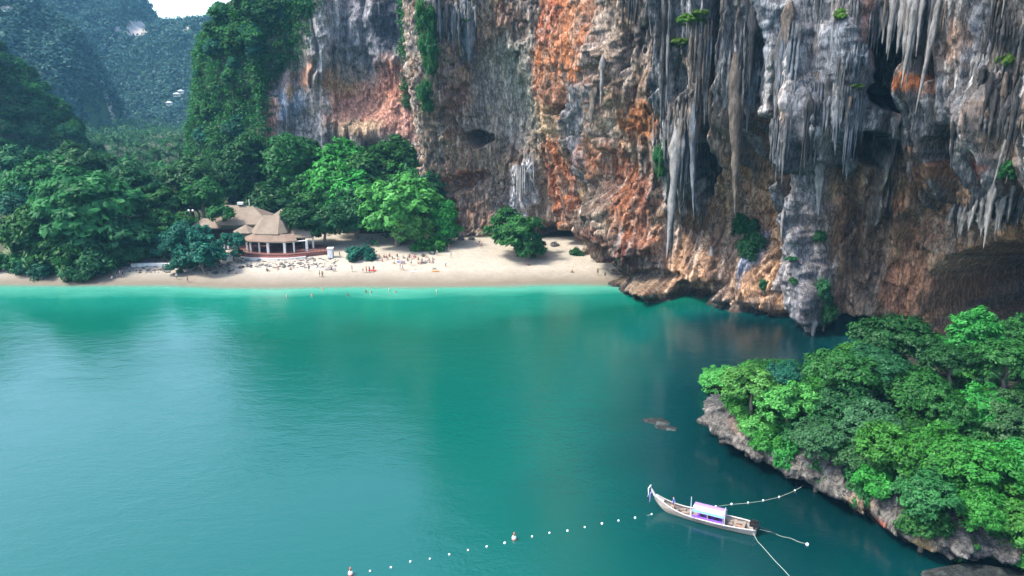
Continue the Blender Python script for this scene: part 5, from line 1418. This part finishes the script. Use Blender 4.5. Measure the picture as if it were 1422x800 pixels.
# ------------------------------------------------------------------ ropes and floats
def curve_rope(name, pts, r, mat, label=None, cat=None):
    o = MB().tube(pts, r, 6).build(name, mat, None, True)
    if label: tag(o, label, cat)
    return o
def float_line(label, pix, end_pts, big=()):
    P = [ground(a, b, 0.06) for a, b in pix]
    e = empty('float_line', (P[0].x, P[0].y, 0), label, 'float line')
    pts = []
    allp = P + end_pts
    for i in range(len(allp) - 1):
        for f in (0, 0.33, 0.66): pts.append(allp[i].lerp(allp[i + 1], f) + Vector((0, 0, (-0.05 if end_pts else -0.085) if i < len(P) - 1 else 0)))
    pts.append(allp[-1])
    own(MB().tube(pts, 0.022, 5).build('rope', M['rope']), e)
    for i, p in enumerate(P):
        if i in big: continue
        own(ball(p, 0.10 + 0.035 * random.random(), 8).build('float', M['float'], None, True), e)
    return P
PX1 = [(487, 797), (514, 793), (543, 788), (570, 780), (597, 776), (624, 770), (650, 764), (676, 759), (701, 754), (714, 748), (739, 745), (763, 740), (788, 737), (812, 732), (836, 727), (859, 723), (882, 719), (905, 714)]
P1 = float_line('long line of small white floats running from the boat bow across the bay', PX1, [], (0, 9))
float_line('short line of white floats between the boat and the headland rock', [(994, 703), (1016, 700), (1039, 698), (1060, 695), (1082, 690), (1104, 681)], [ground(1113, 676, 0.9)])
for i, lab in ((0, 'larger white marker buoy with red band at the far end of the float line'), (9, 'larger white marker buoy with red band in the middle of the float line')):
    b_ = empty('marker_buoy', P1[i], lab, 'buoy')
    own(ball(P1[i] + Vector((0, 0, 0.12)), 0.24, 12).build('body', M['float'], None, True), b_)
    own(MB().tube([P1[i] + Vector((0, 0, -0.08)), P1[i] + Vector((0, 0, 0.04))], 0.255, 12).build('band', M['float_red'], None, True), b_)
    own(MB().tube([P1[i] + Vector((0, 0, 0.4)), P1[i] + Vector((0, 0, 0.75))], [0.12, 0.05], 8).build('top_cone', M['float_red'], None, True), b_)
def water_rope(a, b, n=10, wob=0.12):
    return [a.lerp(b, i / n) + Vector((0.0, wob * math.sin(i * 1.3), -0.0)) for i in range(n + 1)]
sb_ = Vector((stern.x, stern.y, 0)); 
curve_rope('mooring_rope', [ground(1046, 741, 0.75)] + water_rope(ground(1052, 752, 0.03), ground(1118, 824, 0.03)), 0.026, M['rope'], 'mooring rope running from the stern away from the headland', 'rope')
curve_rope('mooring_rope', [ground(1055, 735, 0.7)] + water_rope(ground(1066, 738, 0.03), ground(1119, 755, 0.03)), 0.022, M['rope'], 'mooring rope running from the stern to a small white float by the rocks', 'rope')
tag(ball(ground(1121, 756, 0.06), 0.17, 8).build('mooring_float', M['float'], None, True), 'single small white float at the end of the stern rope', 'float')

# ------------------------------------------------------------------ rocks
def rock(loc, size, seed, mat=None, squash=(1, 1, 0.7), sub_=3):
    import bmesh
    bm = bmesh.new(); bmesh.ops.create_icosphere(bm, subdivisions=sub_, radius=1.0)
    V = np.array([v.co[:] for v in bm.verts]); rng = np.random.default_rng(seed)
    off = 0.30 * fbm2(V[:, 0] * 1.3 + V[:, 2] * 2.1 + seed, V[:, 1] * 1.3 - V[:, 2] * 1.7, seed, 3) + 0.25 * (cells2(V[:, 0] * 1.6 + V[:, 2] + seed, V[:, 1] * 1.6 + V[:, 2], seed)[2] - 0.5)
    V = V * (1 + off)[:, None] * np.array(squash) * size
    for v, c in zip(bm.verts, V): v.co = c
    me = bpy.data.meshes.new('rock'); bm.to_mesh(me); bm.free(); me.materials.append(mat or M['rock'])
    if sub_ > 2: me.polygons.foreach_set('use_smooth', [True] * len(me.polygons))
    return me
M['wet_rock'] = rock_mat('wet_rock', False, [(0.3, (0.018, 0.024, 0.022)), (0.5, (0.06, 0.072, 0.066)), (0.7, (0.15, 0.165, 0.15))])
# half-sunk reef beside the headland tip
for k, (q, r, sz_, sq, lab) in enumerate([(913, 585, 1.5, (1.5, 0.9, 0.25), 'pale half-sunk reef rock awash in the dark water'), (927, 594, 1.3, (1.5, 0.7, 0.25), 'second half-sunk reef rock joined to the pale one'), (903, 577, 0.7, (1.2, 0.7, 0.3), 'small reef rock at the end of the half-sunk reef')]):
    p = ground(q, r); tag(link('reef_rock', rock(p, sz_, 40 + k, M['wet_rock'], sq), None, None, (p.x, p.y, -0.2), (0, 0, -0.35)), lab, 'rock')
p = ground(1375, 797); tag(link('shore_rock', rock(p, 3.0, 51, M['wet_rock'], (2.4, 0.7, 0.3)), None, None, (p.x, p.y - 1.4, -0.1), (0, 0, -0.1)), 'long low brown rock awash below the headland notch', 'rock')
ROCKS = [rock(None, 1.0, s, M['rock'], (1, 0.85, 0.65), 2) for s in range(60, 66)]
random.seed(5)
BIG = [(300, 381, 1.1), (318, 378, 1.0), (335, 372, 0.9), (346, 370, 0.8), (20, 384, 1.0), (8, 388, 0.9), (34, 388, 0.8), (205, 378, 1.1), (228, 376, 1.0), (196, 381, 0.9), (640, 333, 1.4), (655, 332, 1.2), (625, 336, 1.3), (770, 340, 1.5), (752, 338, 1.2), (600, 352, 0.9), (588, 355, 0.8)]
for q, r, s in BIG:
    p = ground(q, r, 1.5); z = hz(p.x, p.y); p = ground(q, r, z)
    tag(link('boulder', random.choice(ROCKS), None, None, (p.x, p.y, z + 0.1), (0, 0, random.uniform(0, 6)), s), 'grey boulder ' + ('at the foot of the limestone cliff' if q > 590 else 'on the sand below the restaurant' if q > 290 else 'on the rubble bank behind the wet sand'), 'boulder', 'boulders along the beach')
# countless small stones of the rubble bank: one mass
V, Fq = [], []
base = ROCKS[0]; bv = np.array([v.co[:] for v in rock(None, 1.0, 71, M['rock'], (1, 0.85, 0.6), 1).vertices]); bf = np.array([p.vertices[:] for p in rock(None, 1.0, 71, M['rock'], (1, 0.85, 0.6), 1).polygons])
rng = np.random.default_rng(8); vs, fs = [], []
for i in range(1500):
    u = rng.random()
    if u < 0.8: q, r = rng.uniform(-5, 325), rng.uniform(363, 386) - 6 * rng.random()
    else: q, r = rng.uniform(300, 470), rng.uniform(358, 374)
    p = ground(q, r, 1.8); z = hz(p.x, p.y); p = ground(q, r, z); z = hz(p.x, p.y)
    s = 0.14 + 0.42 * rng.random() ** 2.5; a_ = rng.random() * 6.28; c_, s_2 = math.cos(a_), math.sin(a_)
    vv = bv * s; vv = np.stack([vv[:, 0] * c_ - vv[:, 1] * s_2, vv[:, 0] * s_2 + vv[:, 1] * c_, vv[:, 2]], 1) + np.array([p.x, p.y, z + 0.05])
    fs.append(bf + len(vs) * len(bv)); vs.append(vv)
pale = rock_mat('pale_stone', False, [(0.3, (0.12, 0.11, 0.10)), (0.5, (0.30, 0.28, 0.26)), (0.7, (0.5, 0.47, 0.43))])
tag(link('rubble', np_mesh('rubble', np.vstack(vs), np.vstack(fs), False, mats=[pale])), 'bank of loose pale stones along the back of the wet sand', 'stones', kind='stuff')
# ------------------------------------------------------------------ people
def skin_body(name, joints, bones, root=0, sub_=1):
    """joints: {key: (x, y, z, radius)}; bones: pairs; one continuous skinned surface"""
    keys = list(joints); idx = {k: i for i, k in enumerate(keys)}
    me = bpy.data.meshes.new(name)
    me.from_pydata([joints[k][:3] for k in keys], [(idx[a], idx[b]) for a, b in bones], [])
    o = bpy.data.objects.new(name, me); COL.objects.link(o)
    md = o.modifiers.new('s', 'SKIN'); sv = me.skin_vertices[0].data
    for k, i in idx.items(): sv[i].radius = (joints[k][3],) * 2 if len(joints[k]) < 5 else (joints[k][3], joints[k][4]); sv[i].use_root = (i == root)
    if sub_: s = o.modifiers.new('u', 'SUBSURF'); s.levels = s.render_levels = sub_
    dg = bpy.context.evaluated_depsgraph_get()
    out = bpy.data.meshes.new_from_object(o.evaluated_get(dg)); out.name = name
    out.polygons.foreach_set('use_smooth', [True] * len(out.polygons))
    bpy.data.objects.remove(o); bpy.data.meshes.remove(me)
    return out

def pose_joints(p):
    J = {'pelvis': (*p['pelvis'], .125, .105), 'waist': (*p['waist'], .115, .09), 'chest': (*p['chest'], .15, .105), 'neck': (*p['neck'], .055), 'head': (*p['head'], .085, .095), 'crown': (*p['crown'], .075, .085)}
    Bn = [('pelvis', 'waist'), ('waist', 'chest'), ('chest', 'neck'), ('neck', 'head'), ('head', 'crown')]
    hd, cr = Vector(p['head']), Vector(p['crown']); fw = Vector(p.get('face', (0, -1, 0)))
    J['nose'] = (*(hd + fw * 0.105), .014); Bn.append(('head', 'nose'))
    for s, n in ((-1, 'l'), (1, 'r')):
        sh, el, wr = p['sh' + n], p['el' + n], p['wr' + n]
        J['sh' + n] = (*sh, .062); J['el' + n] = (*el, .042); J['wr' + n] = (*wr, .03)
        d = (Vector(wr) - Vector(el)).normalized(); palm = Vector(wr) + d * 0.07
        J['pm' + n] = (*palm, .034, .02)
        Bn += [('chest', 'sh' + n), ('sh' + n, 'el' + n), ('el' + n, 'wr' + n), ('wr' + n, 'pm' + n)]
        side = d.cross(Vector((0, 0, 1)) if abs(d.z) < 0.9 else Vector((0, 1, 0))).normalized()
        for i, (o, ln) in enumerate(((-0.03, .07), (-0.01, .085), (0.01, .08), (0.03, .06))):
            J[f'f{i}{n}'] = (*(palm + d * ln + side * o * 1.3), .009); Bn.append(('pm' + n, f'f{i}{n}'))
        J['th' + n] = (*(Vector(wr) + d * 0.05 + side * -0.06), .010); Bn.append(('wr' + n, 'th' + n))
        hp, kn, an = p['hp' + n], p['kn' + n], p['an' + n]
        J['hp' + n] = (*hp, .085); J['kn' + n] = (*kn, .06); J['an' + n] = (*an, .04)
        toe = Vector(an) + Vector(p.get('toe', (0, -0.17, -0.055))); J['to' + n] = (*toe, .035)
        Bn += [('pelvis', 'hp' + n), ('hp' + n, 'kn' + n), ('kn' + n, 'an' + n), ('an' + n, 'to' + n)]
    return J, Bn

STAND = dict(pelvis=(0, 0, .95), waist=(0, 0, 1.1), chest=(0, 0.01, 1.3), neck=(0, 0, 1.47), head=(0, -0.02, 1.6), crown=(0, -0.01, 1.69), shl=(-.19, 0, 1.4), ell=(-.25, .02, 1.13), wrl=(-.26, -.06, .9), shr=(.19, 0, 1.4), elr=(.26, .02, 1.14), wrr=(.27, -.05, .9), hpl=(-.09, 0, .88), knl=(-.1, -.02, .5), anl=(-.11, .02, .08), hpr=(.09, 0, .88), knr=(.11, -.02, .5), anr=(.12, .02, .08))
WALK = dict(STAND, knl=(-.1, -.16, .52), anl=(-.1, -.2, .09), knr=(.1, .04, .5), anr=(.1, .28, .14), ell=(-.25, .12, 1.16), wrl=(-.26, .16, .93), elr=(.26, -.1, 1.16), wrr=(.25, -.26, .98))
SIT = dict(pelvis=(0, 0, .13), waist=(0, .04, .28), chest=(0, .02, .5), neck=(0, -.02, .67), head=(0, -.05, .8), crown=(0, -.04, .89), shl=(-.19, .02, .6), ell=(-.25, -.12, .4), wrl=(-.16, -.34, .42), shr=(.19, .02, .6), elr=(.26, .14, .36), wrr=(.26, .22, .12), hpl=(-.09, -.03, .13), knl=(-.14, -.38, .42), anl=(-.12, -.62, .08), hpr=(.09, -.03, .13), knr=(.15, -.4, .38), anr=(.12, -.66, .08))
LIE = dict(pelvis=(0, 0, .13), waist=(0, .16, .12), chest=(0, .36, .14), neck=(0, .53, .15), head=(0, .66, .16), crown=(0, .75, .16), face=(0, 0, 1), shl=(-.19, .45, .13), ell=(-.3, .2, .08), wrl=(-.27, -.04, .06), shr=(.19, .45, .13), elr=(.34, .62, .1), wrr=(.14, .78, .1), hpl=(-.09, -.06, .12), knl=(-.1, -.46, .1), anl=(-.11, -.86, .07), hpr=(.09, -.06, .12), knr=(.14, -.42, .3), anr=(.12, -.66, .07), toe=(0, -0.06, 0.14))
POSE = {}
for nm, p in (('standing', STAND), ('walking', WALK), ('sitting', SIT), ('lying', LIE)):
    J, Bn = pose_joints(p)
    body = skin_body('body', J, Bn)
    g = lambda k, r, r2=None: (*J[k][:3], r) if r2 is None else (*J[k][:3], r, r2)
    mid = lambda a, b, f, r: (*(Vector(J[a][:3]).lerp(Vector(J[b][:3]), f)), r)
    top = skin_body('shirt', {'waist': g('waist', .132, .107), 'chest': g('chest', .165, .122), 'tn': mid('chest', 'neck', .45, .10), 'pel': mid('pelvis', 'waist', .45, .135), 'shl': g('shl', .075), 'shr': g('shr', .075), 'al': mid('shl', 'ell', .5, .066), 'ar': mid('shr', 'elr', .5, .066)}, [('waist', 'chest'), ('chest', 'tn'), ('waist', 'pel'), ('chest', 'shl'), ('chest', 'shr'), ('shl', 'al'), ('shr', 'ar')])
    low = skin_body('shorts', {'pel': g('pelvis', .14, .12), 'w': mid('pelvis', 'waist', .5, .125), 'hl': g('hpl', .1), 'hr': g('hpr', .1), 'kl': mid('hpl', 'knl', .62, .09), 'kr': mid('hpr', 'knr', .62, .09)}, [('pel', 'w'), ('pel', 'hl'), ('pel', 'hr'), ('hl', 'kl'), ('hr', 'kr')])
    fw = Vector(p.get('face', (0, -1, 0))); hd, cr = Vector(p['head']), Vector(p['crown']); up = (cr - hd).normalized()
    hair = skin_body('hair', {'a': (*(cr + up * 0.012 - fw * 0.012), .088), 'b': (*(hd - fw * 0.045 + up * 0.04), .088), 'c': (*(hd - fw * 0.06 - up * 0.05), .06)}, [('a', 'b'), ('b', 'c')])
    POSE[nm] = (body, top, low, hair)
SKIN = [plain('skin_a', (0.42, 0.25, 0.17), 0.6, 0.06), plain('skin_b', (0.26, 0.14, 0.09), 0.6, 0.06), plain('skin_c', (0.52, 0.34, 0.25), 0.6, 0.06)]
HAIR = [plain('hair_black', (0.012, 0.01, 0.01), 0.5, 0.2), plain('hair_brown', (0.06, 0.035, 0.02), 0.5, 0.2), plain('hair_fair', (0.28, 0.19, 0.09), 0.5, 0.2)]
CLOTH = {k: plain('cloth_' + k, c, 0.85, 0.12) for k, c in dict(white=(.7, .7, .68), black=(.015, .015, .017), red=(.5, .04, .04), blue=(.03, .08, .32), navy=(.012, .02, .06), grey=(.2, .2, .21), pink=(.6, .2, .25), yellow=(.6, .42, .06), green=(.05, .22, .09), teal=(.03, .25, .27), orange=(.6, .2, .04), brown=(.12, .07, .04)).items()}

def person(pose, loc, rz, top, low, label, group, h=1.0, hair=None):
    b, t_, l_, hr = POSE[pose]
    i = random.randrange(3)
    o = link('person', b, None, SKIN[i], loc, (0, 0, rz), h)
    o.rotation_euler.z = rz
    if top: link('shirt', t_, o, CLOTH[top])
    link('shorts', l_, o, CLOTH[low])
    link('hair', hr, o, HAIR[random.choice((0, 0, 1, 2)) if hair is None else hair])
    return tag(o, label, 'person', group)

PEOPLE = [  # px, py of the feet, pose, shirt, shorts, where
    (371, 377, 'sitting', 'black', 'brown', 'on the sand below the restaurant steps'), (385, 374, 'sitting', None, 'white', 'on the sand below the restaurant columns'), (404, 375, 'sitting', 'black', 'black', 'on the sand under the restaurant terrace'), (429, 377, 'walking', 'grey', 'black', 'on the sand under the terrace end'),
    (444, 385, 'standing', 'grey', 'black', 'at the water edge below the terrace end'), (448, 386, 'standing', None, 'black', 'at the water edge beside a companion in grey'), (472, 358, 'standing', 'black', 'black', 'beside the white kiosk'), (460, 375, 'sitting', 'black', 'blue', 'on the sand below the white kiosk'), (465, 377, 'sitting', 'white', 'navy', 'with a group below the white kiosk'),
    (487, 353, 'standing', 'black', 'navy', 'behind the rounded beach shrub'), (489, 378, 'standing', 'grey', 'black', 'left of the rounded beach shrub'), (504, 379, 'walking', 'white', 'brown', 'in front of the rounded beach shrub'), (509, 379, 'standing', 'orange', 'brown', 'in front of the rounded beach shrub'), (513, 379, 'standing', 'brown', 'black', 'by the red towel'), (519, 378, 'standing', 'red', 'red', 'on the red towel'),
    (556, 375, 'walking', 'pink', 'white', 'below the light green tree'), (559, 376, 'walking', None, 'teal', 'below the light green tree'), (571, 369, 'standing', 'white', 'black', 'in front of the seated crowd'), (576, 376, 'lying', None, 'black', 'sunbathing on the open sand'), (604, 374, 'sitting', 'white', 'green', 'on the sand below the fresh green bush'), (619, 371, 'standing', 'white', 'grey', 'on the open sand near the cliff end'), (623, 347, 'standing', 'black', 'black', 'near the cliff foot in deep shade'), (626, 358, 'standing', 'white', 'white', 'near the cliff foot on the sand'), (607, 355, 'standing', 'white', 'blue', 'under the fresh green bush'),
    (666, 342, 'standing', 'navy', 'grey', 'under the cliff at the back of the beach'), (669, 345, 'walking', 'navy', 'black', 'under the cliff at the back of the beach'), (830, 383, 'walking', 'brown', 'black', 'by the rocks at the right end of the beach'), (840, 388, 'standing', 'black', 'black', 'in the water edge by the rocks'), (795, 379, 'sitting', None, 'navy', 'on the empty sand near the low rock arch'), (733, 369, 'sitting', 'red', 'brown', 'in the shade of the tree on open sand'),
    (156, 389, 'sitting', 'white', 'white', 'on the wet sand below the rubble bank'), (163, 386, 'standing', 'black', 'black', 'on the wet sand below the rubble bank'), (167, 385, 'standing', 'white', 'grey', 'on the wet sand below the rubble bank'), (171, 386, 'standing', 'navy', 'black', 'on the wet sand below the rubble bank'), (246, 390, 'walking', 'white', 'black', 'at the water edge by the blue green shrub'), (261, 394, 'walking', None, 'black', 'wading below the blue green tree'), (325, 381, 'sitting', 'pink', 'white', 'beside the blue green tree on the sand'), (193, 364, 'sitting', 'white', 'black', 'on the whitewashed wall above the rubble'),
    (545, 360, 'sitting', 'brown', 'grey', None), (552, 361, 'sitting', 'white', 'grey', None), (560, 359, 'sitting', 'grey', 'brown', None), (566, 362, 'sitting', 'teal', 'black', None), (538, 361, 'sitting', 'grey', 'white', None), (581, 361, 'sitting', 'green', 'black', None), (586, 363, 'sitting', 'blue', 'navy', None), (591, 363, 'sitting', 'white', 'navy', None), (596, 363, 'sitting', 'blue', 'black', None), (601, 361, 'sitting', 'brown', 'grey', None), (573, 360, 'sitting', 'white', 'brown', None), (531, 363, 'sitting', 'pink', 'grey', None)]
random.seed(31)
_c = list(CLOTH)
for k in range(16):
    PEOPLE.append((528 + k * 4.9 + random.uniform(-1.5, 1.5), random.choice((356.5, 358, 365, 366.5)), 'sitting', random.choice(_c), random.choice(_c), None))
for q, r, pose, top, low, where in PEOPLE:
    z = 1.5
    for _ in range(4): p = ground(q, r, z); z = hz(p.x, p.y)
    if q == 193: z = 2.3
    g = 'people on the beach' if where else 'people sitting together in the shade under the trees'
    lab = f"person {pose} " + (f"in {top} shirt and {low} shorts" if top else f"in {low} swim shorts, bare chested") + ' ' + (where or 'in the row of people under the light green tree')
    person(pose, (p.x, p.y, z), random.uniform(-2.5, 2.5) if pose != 'lying' else 1.4, top, low, ' '.join(lab.split()[:16]), g, random.uniform(0.95, 1.06))
for q, r, low, lab in [(398, 411, 'black', 'swimmer with dark hair in the shallows below the restaurant'), (433, 409, 'teal', 'swimmer further out below the restaurant terrace'), (448, 401, 'red', 'bather standing in the shallows by the terrace end'), (483, 409, 'white', 'fair swimmer below the rounded shrub'), (508, 404, 'navy', 'bather in a pair standing in the shallows below the rounded shrub'), (515, 404, 'black', 'second bather of the pair below the rounded shrub'), (549, 404, 'blue', 'bather standing in the shallows below the light green tree'), (606, 403, 'yellow', 'bather in the shallows below the cliff foot'), (540, 402, 'pink', 'bather beside the one below the light green tree')]:
    p = ground(q, r, 0.4); person('standing', (p.x, p.y, -0.95), random.uniform(-3, 3), None, low, lab, 'bathers in the shallow water')
v = Matrix.Rotation(bang, 4, 'Z') @ Vector((0.80 * BL, 0.1, 0.30))
person('standing', (stern.x + v.x, stern.y + v.y, v.z), bang + 2.2, 'blue', 'navy', 'boatman in blue shirt and dark trousers standing in front of the canopy', None, 1.0, 0)
# towels and mats
def towel(q, r, col, lab, w=1.0, l_=1.9):
    z = 1.5
    for _ in range(4): p = ground(q, r, z); z = hz(p.x, p.y)
    n = 8; V = [(l_ * (i / n - .5), w * (k / 4 - .5), 0.10 + 0.03 * math.sin(i * 1.9 + k)) for i in range(n + 1) for k in range(5)]
    Fq = [(i * 5 + k, (i + 1) * 5 + k, (i + 1) * 5 + k + 1, i * 5 + k + 1) for i in range(n) for k in range(4)]
    o = MB().add(V, Fq).add([(x, y, zz_ - 0.02) for x, y, zz_ in V], [f[::-1] for f in Fq]).build('beach_towel', CLOTH[col], None, True); o.location = (p.x, p.y, z); o.rotation_euler.z = random.uniform(-0.6, 0.6)
    tag(o, lab, 'towel')
towel(517, 376, 'red', 'large red towel spread by the rounded shrub', 1.2, 2.0); towel(459, 374, 'grey', 'grey mat spread below the white kiosk', 1.8, 2.6); towel(440, 371, 'white', 'white towel on the sand under the terrace', 1.2, 2.0); towel(576, 377, 'white', 'white towel under the sunbather'); towel(556, 364, 'blue', 'blue mat in the shade of the light green tree', 1.0, 1.9); towel(588, 365, 'navy', 'dark mat under the people near the fresh green bush', 1.0, 2.0); towel(605, 377, 'orange', 'orange towel below the fresh green bush')
# ------------------------------------------------------------------ haze
t = NT('haze_air')
t.t.nodes.remove(t.b)
v = t.n('VolumePrincipled'); v.inputs['Color'].default_value = (0.27, 0.66, 1.0, 1); v.inputs['Density'].default_value = 0.00013
t.l(v.outputs[0], t.out.inputs['Volume'])
mb = MB().box((-300, 900, 155), (2960, 3440, 380))
tag(mb.build('haze', t.m), 'thin bluish sea haze filling the whole bay', kind='stuff')
